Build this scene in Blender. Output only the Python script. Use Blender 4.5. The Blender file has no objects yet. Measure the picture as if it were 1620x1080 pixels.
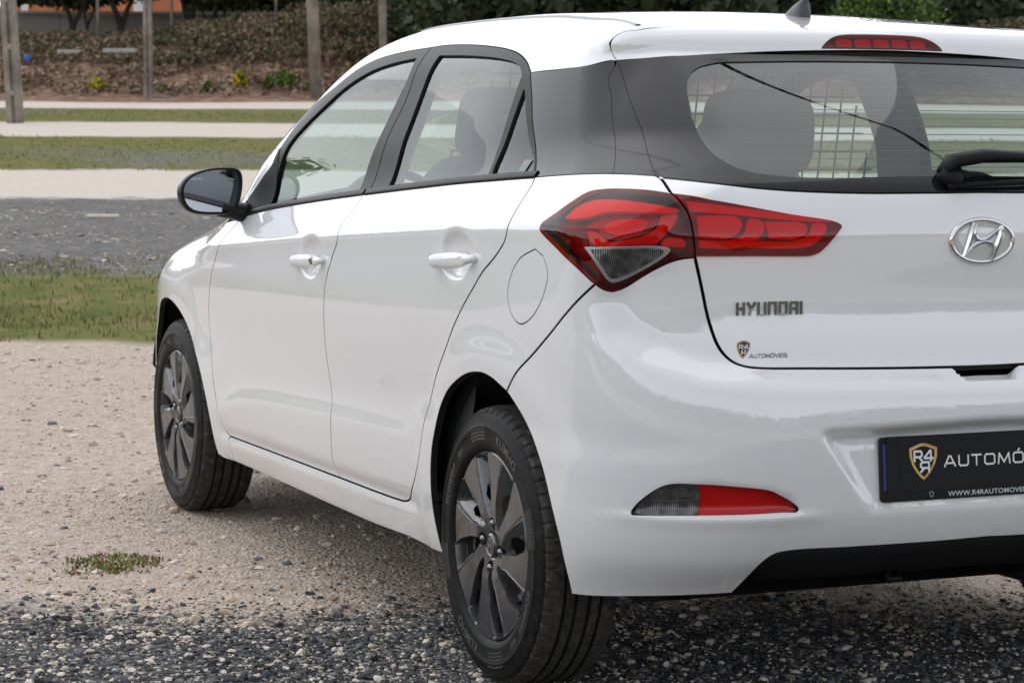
import bpy, math, random
import numpy as np
from mathutils import Matrix, Vector
from mathutils.geometry import delaunay_2d_cdt
R=math.radians
SC=bpy.context.scene; COL=SC.collection
# ---------------------------------------------------------------- camera
CAM_POS=(-4.6813,2.7847,1.1861); YAW,PITCH,ROLL=-0.40413,0.08667,0.00544; FPX=3745.9
cam=bpy.data.cameras.new('camera'); camo=bpy.data.objects.new('camera',cam); COL.objects.link(camo); SC.camera=camo
def cam_axes():
    cy,sy,cp,sp=math.cos(YAW),math.sin(YAW),math.cos(PITCH),math.sin(PITCH)
    d=np.array([cy*cp,sy*cp,-sp]); r=np.array([sy,-cy,0.]); u=np.cross(r,d)
    cr,sr=math.cos(ROLL),math.sin(ROLL)
    return r*cr+u*sr,-r*sr+u*cr,d
_r,_u,_d=cam_axes()
camo.matrix_world=Matrix(((_r[0],_u[0],-_d[0],CAM_POS[0]),(_r[1],_u[1],-_d[1],CAM_POS[1]),(_r[2],_u[2],-_d[2],CAM_POS[2]),(0,0,0,1)))
cam.sensor_width=36; cam.lens=36*FPX/1620; cam.clip_start=.1; cam.clip_end=2000
cam.dof.use_dof=True; cam.dof.focus_distance=5.9; cam.dof.aperture_fstop=12.0
# ---------------------------------------------------------------- daylight
SUN_EL,SUN_AZ=R(60),R(25)        # azimuth measured from +x (car nose) towards +y (car left)
w=bpy.data.worlds.new('World'); SC.world=w; w.use_nodes=True; nt=w.node_tree; nt.nodes.clear()
sky=nt.nodes.new('ShaderNodeTexSky'); sky.sky_type='NISHITA'; sky.sun_disc=False
sky.sun_elevation=SUN_EL; sky.sun_rotation=R(90)-SUN_AZ; sky.air_density=1.0; sky.dust_density=0.5; sky.ozone_density=1.0
hs=nt.nodes.new('ShaderNodeHueSaturation'); hs.inputs['Saturation'].default_value=.20
bg=nt.nodes.new('ShaderNodeBackground'); bg.inputs['Strength'].default_value=.15
out=nt.nodes.new('ShaderNodeOutputWorld')
nt.links.new(sky.outputs[0],hs.inputs['Color']); nt.links.new(hs.outputs[0],bg.inputs[0]); nt.links.new(bg.outputs[0],out.inputs[0])
sl=bpy.data.lights.new('sun','SUN'); sl.energy=.6; sl.angle=R(90); sl.color=(1,.97,.93)
so=bpy.data.objects.new('sun',sl); COL.objects.link(so)
sd=Vector((math.cos(SUN_EL)*math.cos(SUN_AZ),math.cos(SUN_EL)*math.sin(SUN_AZ),math.sin(SUN_EL)))
so.rotation_euler=sd.to_track_quat('Z','Y').to_euler(); so.location=(0,0,30)
vs=SC.view_settings; vs.view_transform='Standard'; vs.look='None'; vs.exposure=0.78; vs.gamma=1; vs.use_curve_mapping=False
SC.render.engine='CYCLES'

# ---------------------------------------------------------------- body surface
# car frame: x forward from the rear axle, y left, z up (metres)
def sst(a,b,x):
    t=np.clip((x-a)/(b-a),0,1); return t*t*(3-2*t)
def herm(zq,kn):
    """cubic Hermite through knots (z,value,slope_before,slope_after)"""
    z=np.array([k[0] for k in kn],float); v=np.array([k[1] for k in kn],float)
    sm=np.array([k[2] for k in kn],float); sp=np.array([k[3] for k in kn],float)
    i=np.clip(np.searchsorted(z,zq)-1,0,len(z)-2)
    h=z[i+1]-z[i]; t=(zq-z[i])/h; tc=np.clip(t,0,1)
    r=(2*tc**3-3*tc**2+1)*v[i]+(tc**3-2*tc**2+tc)*h*sp[i]+(-2*tc**3+3*tc**2)*v[i+1]+(tc**3-tc**2)*h*sm[i+1]
    r=r+np.where(t<0,(zq-z[i])*sp[i],0)+np.where(t>1,(zq-z[i+1])*sm[i+1],0)
    return r
def auto(kn):
    """fill missing slopes with a monotone-ish estimate"""
    out=[]
    for i,k in enumerate(kn):
        if len(k)==4: out.append(k); continue
        a=kn[i-1] if i>0 else None; b=kn[i+1] if i<len(kn)-1 else None
        if a is None: s=(b[1]-k[1])/(b[0]-k[0])
        elif b is None: s=(k[1]-a[1])/(k[0]-a[0])
        else:
            s1=(k[1]-a[1])/(k[0]-a[0]); s2=(b[1]-k[1])/(b[0]-k[0]); h1=k[0]-a[0]; h2=b[0]-k[0]
            s=(s1*h2+s2*h1)/(h1+h2)
        if len(k)==3: s=k[2]
        out.append((k[0],k[1],s,s))
    return out
def blur(A,s,ax):
    n=int(3*s)+1; k=np.exp(-.5*(np.arange(-n,n+1)/s)**2); k/=k.sum()
    P=[(0,0)]*A.ndim; P[ax]=(n,n); B=np.pad(A,P,mode='edge'); o=np.zeros_like(A)
    for j in range(2*n+1):
        sl=[slice(None)]*A.ndim; sl[ax]=slice(j,j+A.shape[ax]); o+=k[j]*B[tuple(sl)]
    return o
def segdist(px,py,pts):
    """signed distance (positive on the left of travel) from grid points to a polyline"""
    best=np.full(px.shape,1e9); sg=np.ones(px.shape)
    for (x0,y0),(x1,y1) in zip(pts[:-1],pts[1:]):
        dx,dy=x1-x0,y1-y0; L=dx*dx+dy*dy
        t=np.clip(((px-x0)*dx+(py-y0)*dy)/L,0,1)
        ex,ey=px-x0-t*dx,py-y0-t*dy; d=np.hypot(ex,ey); m=d<best-1e-9
        cr=dx*(py-y0)-dy*(px-x0)
        best=np.where(m,d,best); sg=np.where(m,np.sign(cr+1e-12),sg)
    return best*sg
def inpoly(px,py,pts):
    c=np.zeros(px.shape,bool); n=len(pts)
    for i in range(n):
        x0,y0=pts[i]; x1,y1=pts[(i+1)%n]
        if y0==y1: continue
        c^=((y0>py)!=(y1>py))&(px<(x1-x0)*(py-y0)/(y1-y0)+x0)
    return c
class Tab:
    def __init__(s,x0,x1,y0,y1,h):
        s.x0,s.y0,s.h=x0,y0,h; s.nx=int(round((x1-x0)/h))+1; s.ny=int(round((y1-y0)/h))+1
        s.X,s.Y=np.meshgrid(x0+h*np.arange(s.nx),y0+h*np.arange(s.ny),indexing='ij')
    def __call__(s,x,y):
        fx=np.clip((x-s.x0)/s.h,1.0,s.nx-2.001); fy=np.clip((y-s.y0)/s.h,1.0,s.ny-2.001)
        i=fx.astype(int); j=fy.astype(int); a=fx-i; b=fy-j
        def w(t): return ((1-t)**3/6,(3*t**3-6*t*t+4)/6,(-3*t**3+3*t*t+3*t+1)/6,t**3/6)
        wa=w(a); wb=w(b); o=0
        for p in range(4):
            for q in range(4): o=o+wa[p]*wb[q]*s.T[i-1+p,j-1+q]
        return o
ARCH_R=.362; WB=2.57; WZ=.31
ARC_C=((-.045,.315),(2.545,.305))
def build_side():
    T=Tab(-.95,3.6,.1,1.62,.005); W=np.zeros_like(T.X)
    zq=T.Y[0]
    for i in range(T.nx):
        x=T.x0+T.h*i
        zc=np.interp(x,[-.6,-.315,-.132,.228,.64,.893,1.274,1.672,2.259,2.7,3.2],[1.0,.999,.994,.977,.952,.937,.914,.886,.844,.80,.74])
        zl=np.interp(x,[-.6,.3,.471,1.021,1.575,1.8,1.95,2.05],[.492,.490,.489,.472,.448,.43,.40,.37])
        zb=np.interp(x,[-.7,-.147,.369,.907,1.555,1.934,2.4,3.4],[1.112,1.10,1.074,1.039,.99,.951,.93,.80])
        zd=np.interp(x,[.5,1.97],[.327,.305]); zk=np.interp(x,[.459,1.933],[.359,.343])
        ac=sst(2.32,2.6,x)       # fender: crest fades into the wing
        kn=[(.12,.770),(.18,.795,.4),(.235,.822,.8,.2),(zd-.013,.8375,.1,-1.0),(zd,.8285,-.9,.6),(zk,.8455,.35,.10),
            (zl,.8535,.02,-.16),(zl+.075,.8475,.03),(.64,.853,.07),(.79,.8600,-.005),(zc-.045,.8575,-.02),
            (zc,.8580,.06,-.26+.1*ac),(zb-.012,.800-.01*ac,-.55,-.55),(zb+.02,.782,-.42),(1.2+.2*(zb-1.1),.747,-.40),(1.40,.656,-.50),(1.5,.603,-.56),(1.6,.545)]
        W[i]=herm(zq,auto(kn))
    # rocker ledge and door tuck exist only between the arches
    X,Z=T.X,T.Y
    low=herm(zq,auto([(.12,.770),(.18,.795),(.24,.822),(.36,.8455),(.5,.853),(.64,.853),(.8,.860)]))[None,:]
    k=sst(.50,.36,X)*sst(.62,.52,Z); k2=sst(2.0,2.12,X)*sst(.60,.52,Z); kk=np.maximum(k,k2)
    W=W*(1-kk)+low*kk
    W=blur(blur(W,1.0,1),3,0)
    # plan shape: narrower to the front and at the haunches
    W-=.22*np.maximum(X-2.45,0)**2
    W-=.10*np.maximum(.1-X,0)**2
    W-=sst(1.06,1.2,Z)*.16*np.maximum(.35-X,0)**2
    # wheel-arch flares
    for (cx,cz) in ARC_C:
        r=np.hypot(X-cx,(Z-cz)); 
        f=sst(.49,.385,r)*.008*(1-.7*sst(cx-.12,cx-.30,X)*sst(.62,.50,Z)*(cx<1))
        W+=np.where(Z<.80,1,0)*f*sst(.80,.72,Z)
    for (hx,hz,rx,rz_) in ((1.155,.872,.085,.052),(.142,.928,.092,.052)):
        q=np.clip(1-((X-hx)/rx)**2-((Z-hz)/rz_)**2,0,1); W-=.024*q**.75
    W=blur(blur(W,1.1,1),1.1,0)
    T.T=W; return T
def Xenv(z):
    return herm(z,auto([(.12,-.48),(.20,-.515),(.275,-.560),(.36,-.640,-.55),(.455,-.676,-.14),(.60,-.690,-.02),(.66,-.686,.12),(.75,-.668),(.85,-.650),(1.0,-.632),(1.1,-.585,.7),(1.2,-.50,1.0),(1.4,-.28,1.1)]))
CREASE=[(-.02,.662),(.04,.665),(.40,.680),(.54,.689),(.66,.702),(.757,.738),(.798,.783),(.815,.856),(.80,.94),(.72,1.03),(.60,1.10)]
CREASE_X=[-.683,-.683,-.666,-.657,-.620,-.538,-.478,-.440,-.455,-.49,-.52]
def wrap(x,y): return np.arctan2(y,.1-x)
def build_mix():
    T=Tab(-.05,2.2,.5,1.3,.006); pts=[(wrap(x,y)*.75,z) for (y,z),x in zip(CREASE,CREASE_X)]
    d=segdist(T.X*.75,T.Y,pts)
    m=sst(0,.060,d)*(1-sst(1.05,1.45,T.X))
    T.T=blur(blur(np.maximum(m,sst(1.03,1.10,T.Y)*(1-sst(1.1,1.4,T.X))),1.3,0),1.3,1); return T
def build_rear():
    T=Tab(-.02,.98,.1,1.62,.005); Y,Z=T.X,T.Y
    env=Xenv(Z)
    gate=herm(Z,auto([(.12,-.40),(.55,-.66),(.655,-.672,.4),(.72,-.630,.45),(.80,-.607,.12),(.86,-.602,-.01),(.94,-.606,-.05),(.995,-.608,.02,.18),(1.06,-.590,.45),(1.095,-.568,.95,1.15),(1.20,-.443,1.22),(1.368,-.218,1.40),(1.6,.1)]))
    GX=blur(blur(gate,1.0,1),1.0,0)
    up=sst(1.2,1.25,Z)
    X=gate
    # spoiler: face stands proud of the glass
    sp=herm(Z,auto([(1.3,-.235),(1.374,-.222,.05),(1.41,-.212,.25),(1.44,-.19),(1.6,-.0)]))
    ms=sst(1.364,1.374,Z-.035*Y*Y*0)
    X=X*(1-ms)+sp*ms
    # number plate recess
    poly=[(-.3,.622),(.05,.621),(.413,.612),(.308,.457),(.30,.42),(-.3,.42)]
    ins=inpoly(Y,Z,poly); dd=np.abs(segdist(Y,Z,poly+[poly[0]])); sd=np.where(ins,dd,-dd)
    top=np.clip((Z-.44)/.15,0,1)**.8
    rec=.034*sst(-.004,.024,sd)*top
    E=env+rec
    # fog lamp eyebrow recess and the ledge under it
    fp=[(.756,.450),(.725,.487),(.691,.510),(.63,.514),(.509,.497),(.47,.480),(.450,.452)]
    ins=inpoly(Y,Z,fp); dd=np.abs(segdist(Y,Z,fp+[fp[0]])); sd=np.where(ins,dd,-dd)
    E+=.012*sst(-.004,.012,sd)
    led=sst(.452,.448,Z)*sst(.415,.447,Z)*sst(.81,.77,Y)*sst(.36,.46,Y)
    E-=.006*led
    X=blur(blur(X,.9,1),.9,0); E=blur(blur(E,1,1),1,0)
    # plan curvature
    k=np.interp(Z[0],[.1,.45,.66,.9,1.09,1.2,1.4,1.6],[.05,.03,.05,.07,.10,.16,.17,.15])[None,:]
    X+=k*Y*Y; E+=k*Y*Y
    T.T=X; T2=Tab(-.02,.98,.1,1.62,.005); T2.T=E; return T,T2
def Hc(x):
    return herm(x,auto([(-.5,1.34),(-.20,1.417),(.135,1.463,.115),(.35,1.483,.045),(.9,1.491,0.0),(1.25,1.483),(1.6,1.443),(2.0,1.315),(2.62,1.045),(2.78,.990,-.25),(3.1,.92,-.25),(3.3,.845),(3.5,.70)]))
def build_top():
    T=Tab(-.8,3.7,-.02,.98,.01); X,Y=T.X,T.Y
    sh=.62*sst(.8,1.9,X)*Y*Y
    H=Hc(X+sh)-.06*Y*Y*sst(-.1,.3,X)-.035*Y*Y*sst(.3,-.1,X)-sst(2.3,2.7,X+sh)*.10*Y*Y
    H=blur(blur(H,1,0),1,1)
    T.T=H; return T
SIDE=build_side(); REAR,RENV=build_rear(); MIX=build_mix(); TOP=build_top()
def rmax(a,b,r):
    u=np.maximum(a+r,0); v=np.maximum(b+r,0)
    return np.minimum(np.maximum(a+r,b+r),0)+np.sqrt(u*u+v*v)-r
def F(P):
    x,y,z=P[...,0],np.abs(P[...,1]),P[...,2]
    fs=(y-SIDE(x,z))*.93+.012*MIX(wrap(x,y),z)*sst(.3,-.1,x)*sst(1.0,.9,z)
    ys=np.sqrt(y*y+1e-8)
    m=MIX(wrap(x,ys),z)*(x<.4)
    fr=(REAR(ys,z)*m+RENV(ys,z)*(1-m)-x)*np.interp(z,[1.0,1.1,1.36,1.38],[1,.66,.62,1])
    rr=np.interp(z,[.2,.45,.8,1.0,1.12,1.35,1.45],[.20,.28,.26,.22,.16,.12,.08])
    f=rmax(fs,fr,rr)
    ff=x-(3.385-.06*sst(.4,.2,z)-.35*np.maximum(z-.6,0)**1.5-.32*y*y)
    f=rmax(f,ff,.25*np.ones_like(z))
    fh=(z-TOP(x,ys))*.97
    rt=.025+.105*sst(-.22,.20,x)
    rt=rt*(1-.45*sst(2.2,2.7,x))
    return rmax(f,fh,rt)
def grad(P,e=.0012):
    g=np.stack([F(P+np.eye(3)[i]*e)-F(P-np.eye(3)[i]*e) for i in range(3)],-1)
    return g/np.linalg.norm(g,axis=-1,keepdims=True)
def hit(O,D,t0,t1,inside=False,n=90,it=26):
    """first sign change of F along O+tD; inside=True: rays start inside and leave"""
    O=np.asarray(O,float);D=np.asarray(D,float)
    N=len(O); a=np.full(N,float(t0)); fa=F(O+D*a[:,None]); st=(t1-t0)/n; lo=np.full(N,np.nan); hi=np.full(N,np.nan)
    for k in range(n):
        b=a+st; act=np.isnan(lo)
        if not act.any(): break
        fb=np.array(fa); fb[act]=F(O[act]+D[act]*b[act,None])
        cr=act&((fa<=0)&(fb>0) if inside else (fa>0)&(fb<=0))
        lo[cr]=a[cr]; hi[cr]=b[cr]; a=np.where(act,b,a); fa=np.where(act,fb,fa)
    for k in range(it):
        m=(lo+hi)/2; fm=F(O+D*np.nan_to_num(m)[:,None]); s=(fm<=0) if inside else (fm>0)
        lo=np.where(s,m,lo); hi=np.where(s,hi,m)
    return O+D*((lo+hi)/2)[:,None]

# traced outlines on the body (metres, car frame)
LN={
 'belt_front':[(1.9542,0.7938,0.9487),(1.7569,0.7917,0.9713),(1.5762,0.7932,0.9874),(1.2505,0.7926,1.0136),(0.9257,0.7935,1.0367)],
 'belt_rear':[(0.9103,0.7939,1.0371),(0.5898,0.7936,1.0585),(0.3073,0.7933,1.0764),(0.0548,0.7910,1.0898),(-0.1149,0.7818,1.0984)],
 'door_gap_mid':[(0.9234,0.7926,1.0383),(0.9345,0.8155,1.0018),(0.9468,0.8430,0.9636),(0.9390,0.8574,0.9261),(0.9824,0.8577,0.8781),(1.0313,0.8598,0.8065),(1.0436,0.8591,0.7412),(1.0496,0.8555,0.6759),(1.0399,0.8504,0.6020),(1.0109,0.8485,0.5140),(1.0073,0.8531,0.4676),(1.0147,0.8440,0.3510),(0.9978,0.8328,0.3152)],
 'door_gap_front':[(1.9877,0.7991,0.9384),(1.9954,0.8141,0.9180),(1.9927,0.8399,0.8907),(2.0035,0.8559,0.8647),(2.0323,0.8573,0.8338),(2.0652,0.8596,0.7913),(2.0948,0.8592,0.7429),(2.1254,0.8548,0.6657),(2.1312,0.8515,0.6143),(2.1087,0.8525,0.5388),(2.0927,0.8517,0.4611),(2.0678,0.8496,0.3976),(2.0379,0.8469,0.3519),(2.0278,0.8365,0.3188),(1.9770,0.8322,0.3040)],
 'door_bottom_front':[(1.9770,0.8322,0.3040),(1.7238,0.8324,0.3072),(1.4587,0.8326,0.3102),(0.9978,0.8328,0.3152)],
 'door_bottom_rear':[(0.9978,0.8328,0.3152),(0.6991,0.8332,0.3184),(0.5672,0.8330,0.3211),(0.5205,0.8328,0.3233),(0.4947,0.8329,0.3293),(0.4673,0.8385,0.3425),(0.4418,0.8458,0.3644)],
 'door_gap_rear':[(0.4418,0.8458,0.3644),(0.4120,0.8501,0.3940),(0.3734,0.8555,0.4436),(0.3343,0.8568,0.5359),(0.2714,0.8552,0.6363),(0.1846,0.8592,0.7280),(0.1649,0.8595,0.7506),(0.1011,0.8598,0.8097),(0.0384,0.8588,0.8577),(-0.0110,0.8572,0.8959),(-0.0652,0.8552,0.9256),(-0.1050,0.8532,0.9528),(-0.1262,0.8522,0.9722),(-0.1334,0.8512,0.9949),(-0.1370,0.8427,1.0161),(-0.1334,0.8170,1.0540),(-0.1317,0.7977,1.0789),(-0.1149,0.7818,1.0984)],
 'rocker_bottom':[(1.9771,0.8172,0.2285),(1.7416,0.8180,0.2300),(1.5059,0.8179,0.2298),(1.1298,0.8170,0.2283),(0.7731,0.8179,0.2299),(0.5208,0.8213,0.2371),(0.4124,0.8213,0.2350),(0.2848,0.8288,0.2372)],
 'rocker_gap':[(1.9770,0.8322,0.3040),(1.9948,0.8347,0.2926),(1.9876,0.8350,0.2804),(1.9809,0.8312,0.2661),(1.9771,0.8172,0.2285)],
 'arch_rear_front':[(0.2848,0.8288,0.2372),(0.2854,0.8410,0.2786),(0.2912,0.8481,0.3189),(0.2938,0.8534,0.3595),(0.2896,0.8583,0.4139),(0.2870,0.8593,0.4375),(0.2762,0.8606,0.4837),(0.2552,0.8612,0.5265),(0.2359,0.8582,0.5743),(0.1916,0.8591,0.6159),(0.1289,0.8615,0.6475),(0.0626,0.8629,0.6699),(0.0087,0.8628,0.6785),(-0.0288,0.8621,0.6799),(-0.0768,0.8602,0.6730),(-0.1427,0.8560,0.6526)],
 'arch_rear_back':[(-0.1427,0.8560,0.6526),(-0.1622,0.8542,0.6412),(-0.2128,0.8485,0.6055),(-0.2631,0.8445,0.5574),(-0.2950,0.8413,0.5130),(-0.3303,0.8353,0.4356),(-0.3582,0.8276,0.3656),(-0.3648,0.8131,0.2957),(-0.3582,0.8013,0.2573)],
 'quarter_bumper_gap':[(-0.4594,0.8008,0.8958),(-0.4194,0.8233,0.8587),(-0.3472,0.8399,0.7994),(-0.2508,0.8474,0.7362),(-0.1935,0.8550,0.6986),(-0.1427,0.8560,0.6526)],
 'applique_bottom':[(-0.1126,0.7808,1.0997),(-0.2459,0.7628,1.1072),(-0.3285,0.7372,1.1105),(-0.3926,0.7043,1.1109),(-0.4496,0.6662,1.1081)],
 'gate_gap_top':[(-0.1425,0.6062,1.3448),(-0.2019,0.6137,1.2880),(-0.2771,0.6234,1.2219),(-0.3554,0.6398,1.1601),(-0.4496,0.6662,1.1081)],
 'gate_gap_waist':[(-0.4496,0.6662,1.1081),(-0.4672,0.6624,1.1021),(-0.4918,0.6648,1.0901),(-0.5190,0.6659,1.0734)],
 'lamp_top':[(-0.5190,0.6659,1.0734),(-0.5019,0.6810,1.0767),(-0.4826,0.6964,1.0795),(-0.4321,0.7329,1.0816),(-0.3907,0.7591,1.0795),(-0.3676,0.7762,1.0739),(-0.3514,0.8007,1.0559),(-0.3211,0.8244,1.0310),(-0.2844,0.8387,1.0095)],
 'lamp_tip':[(-0.2844,0.8387,1.0095),(-0.2787,0.8424,0.9977),(-0.2977,0.8416,0.9857)],
 'lamp_low':[(-0.2977,0.8416,0.9857),(-0.3583,0.8364,0.9590),(-0.4196,0.8226,0.9265),(-0.4594,0.8008,0.8958)],
 'lamp_under_a':[(-0.4594,0.8008,0.8958),(-0.4676,0.7867,0.8860)],
 'lamp_under':[(-0.4676,0.7867,0.8860),(-0.4744,0.7692,0.8811),(-0.4813,0.7546,0.8862),(-0.5052,0.7250,0.9107),(-0.5279,0.6992,0.9302),(-0.5470,0.6716,0.9456),(-0.5572,0.6519,0.9501),(-0.5639,0.6360,0.9508)],
 'lamp_split':[(-0.5639,0.6360,0.9508),(-0.5649,0.6382,0.9719),(-0.5644,0.6410,0.9930),(-0.5551,0.6450,1.0297),(-0.5453,0.6555,1.0542),(-0.5190,0.6659,1.0734)],
 'inner_lamp':[(-0.5204,0.6638,1.0734),(-0.5460,0.6268,1.0689),(-0.5660,0.5349,1.0528),(-0.5858,0.4031,1.0300),(-0.5938,0.3309,1.0177),(-0.5962,0.3219,1.0095),(-0.5980,0.3315,0.9971),(-0.5974,0.3553,0.9722),(-0.5958,0.3744,0.9560),(-0.5943,0.3964,0.9493),(-0.5925,0.4242,0.9490),(-0.5836,0.5429,0.9504),(-0.5639,0.6360,0.9508)],
 'gate_gap_low':[(-0.5639,0.6360,0.9508),(-0.5649,0.6203,0.8886),(-0.5677,0.6099,0.8388),(-0.5742,0.6002,0.8017),(-0.5829,0.5904,0.7722),(-0.5969,0.5752,0.7505),(-0.6108,0.5544,0.7393),(-0.6181,0.5203,0.7345),(-0.6222,0.4187,0.7308),(-0.6264,0.3096,0.7275),(-0.6301,0.1640,0.7242),(-0.6307,0.0283,0.7223)],
 'bumper_bottom':[(-0.3582,0.8013,0.2573),(-0.3984,0.7832,0.2594),(-0.4754,0.7214,0.2677),(-0.5183,0.6583,0.2723),(-0.5438,0.5865,0.2750),(-0.5491,0.5350,0.2755)],
 'diffuser_line':[(-0.5491,0.5350,0.2755),(-0.5754,0.5240,0.3024),(-0.6231,0.5069,0.3489),(-0.6342,0.4891,0.3648),(-0.6383,0.4530,0.3701),(-0.6413,0.3200,0.3690),(-0.6441,0.1224,0.3686),(-0.6455,0.0213,0.3703)],
 'glass_bottom':[(-0.4562,0.6653,1.1057),(-0.4969,0.6284,1.1014),(-0.5364,0.5661,1.0939),(-0.5516,0.4892,1.0859),(-0.5633,0.4039,1.0802),(-0.5749,0.2664,1.0761),(-0.5810,0.0925,1.0761),(-0.5813,-0.0035,1.0770)],
 'spoiler_lip':[(-0.1429,0.6049,1.3455),(-0.1760,0.5515,1.3502),(-0.1969,0.4802,1.3555),(-0.2002,0.4204,1.3598),(-0.2079,0.3029,1.3664),(-0.2169,0.1639,1.3714),(-0.2210,0.0367,1.3744)],
 'spoiler_side':[(-0.1425,0.6062,1.3448),(-0.1248,0.6097,1.3598),(-0.1219,0.6151,1.3718),(-0.1213,0.6113,1.3865),(-0.1201,0.5990,1.3988),(-0.1234,0.5843,1.4063),(-0.1374,0.5585,1.4090)],
 'spoiler_top':[(-0.1374,0.5585,1.4090),(-0.1422,0.4816,1.4185),(-0.1119,0.3747,1.4275),(-0.0768,0.2312,1.4357),(-0.0464,0.1055,1.4413)],
 'stop_lamp':[(-0.2172,0.1532,1.3764),(-0.2161,0.1449,1.3860),(-0.2093,0.1206,1.4010),(-0.2046,0.0927,1.4072),(-0.2032,0.0121,1.4097)],
 'rear_view':[(-0.2262,0.4023,1.3428),(-0.2311,0.4484,1.3346),(-0.2441,0.4789,1.3220),(-0.2724,0.5065,1.2974),(-0.3132,0.5242,1.2614),(-0.3702,0.5386,1.2093),(-0.4256,0.5425,1.1685),(-0.4750,0.5325,1.1411),(-0.5095,0.5008,1.1202),(-0.5328,0.4216,1.1085),(-0.5492,0.2513,1.1053),(-0.5535,-0.0138,1.1075)],
 'frame_top_front':[(1.9788,0.7709,1.0029),(1.8570,0.7642,1.0658),(1.7852,0.7619,1.1011),(1.7363,0.7492,1.1551),(1.6687,0.7020,1.2420),(1.4574,0.6865,1.3144),(1.3405,0.6605,1.3616),(1.2407,0.6463,1.3835),(1.1264,0.6406,1.3944),(1.0008,0.6356,1.4012),(0.8688,0.6316,1.4050)],
 'frame_gap':[(0.8688,0.6316,1.4050),(0.8368,0.7157,1.2665),(0.8590,0.7408,1.2041),(0.8812,0.7659,1.1162),(0.8966,0.7871,1.0500),(0.9182,0.7928,1.0384)],
 'frame_top_rear':[(0.8688,0.6316,1.4050),(0.7937,0.6290,1.4073),(0.6307,0.6328,1.4035),(0.4650,0.6409,1.3942),(0.3382,0.6498,1.3827),(0.2516,0.6587,1.3686),(0.1782,0.6718,1.3466),(0.1340,0.6834,1.3259)],
 'frame_back':[(0.1340,0.6834,1.3259),(0.0709,0.7075,1.2625),(0.0159,0.7281,1.1993),(-0.1126,0.7808,1.0997)],
 'glass_front':[(1.7404,0.7838,0.9878),(1.7295,0.7665,1.0574),(1.6770,0.7569,1.1413),(1.6029,0.7402,1.1943),(1.4702,0.7166,1.2578),(1.3396,0.6947,1.3124),(1.2065,0.6762,1.3491),(1.0587,0.6655,1.3678),(0.9121,0.6589,1.3768)],
 'glass_front_b':[(0.9121,0.6589,1.3768),(0.8887,0.6879,1.3317),(0.9084,0.7209,1.2530),(0.9312,0.7495,1.1804),(0.9682,0.7665,1.1087),(0.9836,0.7864,1.0448)],
 'glass_front_c':[(0.9836,0.7864,1.0448),(1.3199,0.7869,1.0184),(1.7307,0.7868,0.9828)],
 'glass_rear':[(0.7553,0.6573,1.3786),(0.5976,0.6607,1.3741),(0.4397,0.6656,1.3666),(0.3211,0.6711,1.3575),(0.2442,0.6757,1.3469),(0.1961,0.6824,1.3329),(0.1723,0.6911,1.3155)],
 'glass_rear_b':[(0.1723,0.6911,1.3155),(0.1538,0.7394,1.2006),(0.1396,0.7855,1.0965)],
 'glass_rear_c':[(0.1396,0.7855,1.0965),(0.4007,0.7874,1.0817),(0.7625,0.7877,1.0577)],
 'glass_rear_d':[(0.7625,0.7877,1.0577),(0.7451,0.7352,1.2193),(0.7553,0.6573,1.3786)],
 'glass_small':[(0.1301,0.7015,1.2868),(0.0257,0.7371,1.1816),(-0.0768,0.7739,1.1097),(0.1100,0.7844,1.0991),(0.1204,0.7488,1.1729),(0.1301,0.7015,1.2868)],
 'applique_top':[(0.1323,0.6841,1.3245),(-0.0134,0.6676,1.3296),(-0.0941,0.6498,1.3347),(-0.1377,0.6098,1.3462)],
 'applique_seam':[(-0.1508,0.6145,1.3299),(-0.1546,0.6330,1.3084),(-0.1861,0.6396,1.2748),(-0.2409,0.6608,1.2061),(-0.3652,0.7186,1.1118)],
 'fuel_door':[(-0.2601,0.8445,0.9545),(-0.1933,0.8493,0.9319),(-0.1567,0.8519,0.8985),(-0.1407,0.8534,0.8580),(-0.1478,0.8535,0.8320),(-0.1726,0.8524,0.8074),(-0.2050,0.8506,0.7992),(-0.2526,0.8474,0.8170),(-0.2924,0.8439,0.8533),(-0.3098,0.8421,0.8826),(-0.3166,0.8411,0.9073),(-0.2961,0.8420,0.9421)],
 'fender_low':[(1.9771,0.8172,0.2285),(2.0917,0.8164,0.2232),(2.1243,0.8225,0.2288)],
 'arch_front':[(2.1243,0.8225,0.2288),(2.1202,0.8390,0.2815),(2.1476,0.8559,0.3932),(2.2254,0.8608,0.4926),(2.3451,0.8587,0.5788),(2.4380,0.8609,0.6382),(2.5336,0.8612,0.6652),(2.6321,0.8554,0.6646),(2.8065,0.8305,0.6362)],
 'fender_top':[(1.9877,0.7991,0.9384)],
 'fog':[(-0.5412,0.7555,0.4521),(-0.5511,0.7468,0.4681),(-0.5826,0.7187,0.4998),(-0.5986,0.6993,0.5090),(-0.6241,0.6558,0.5102),(-0.6519,0.5914,0.5063),(-0.6668,0.5224,0.4972),(-0.6658,0.5035,0.4898),(-0.6682,0.4560,0.4575),(-0.6632,0.4986,0.4560),(-0.6203,0.6530,0.4530),(-0.5419,0.7558,0.4478)],
 'fog_split':[(-0.6245,0.6560,0.5109),(-0.6191,0.6552,0.4529)],
 'plate_mid':[(-0.6539,0.2606,0.5882),(-0.6685,0.2462,0.4569),(-0.6706,0.0284,0.4553),(-0.6563,0.0224,0.5920)],
 'badge':[(-0.6078,-0.0004,0.9770)],
 'lettering':[(-0.5787,0.5670,0.8597),(-0.5911,0.4045,0.8594),(-0.5925,0.4048,0.8356),(-0.5797,0.5672,0.8361)],
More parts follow.
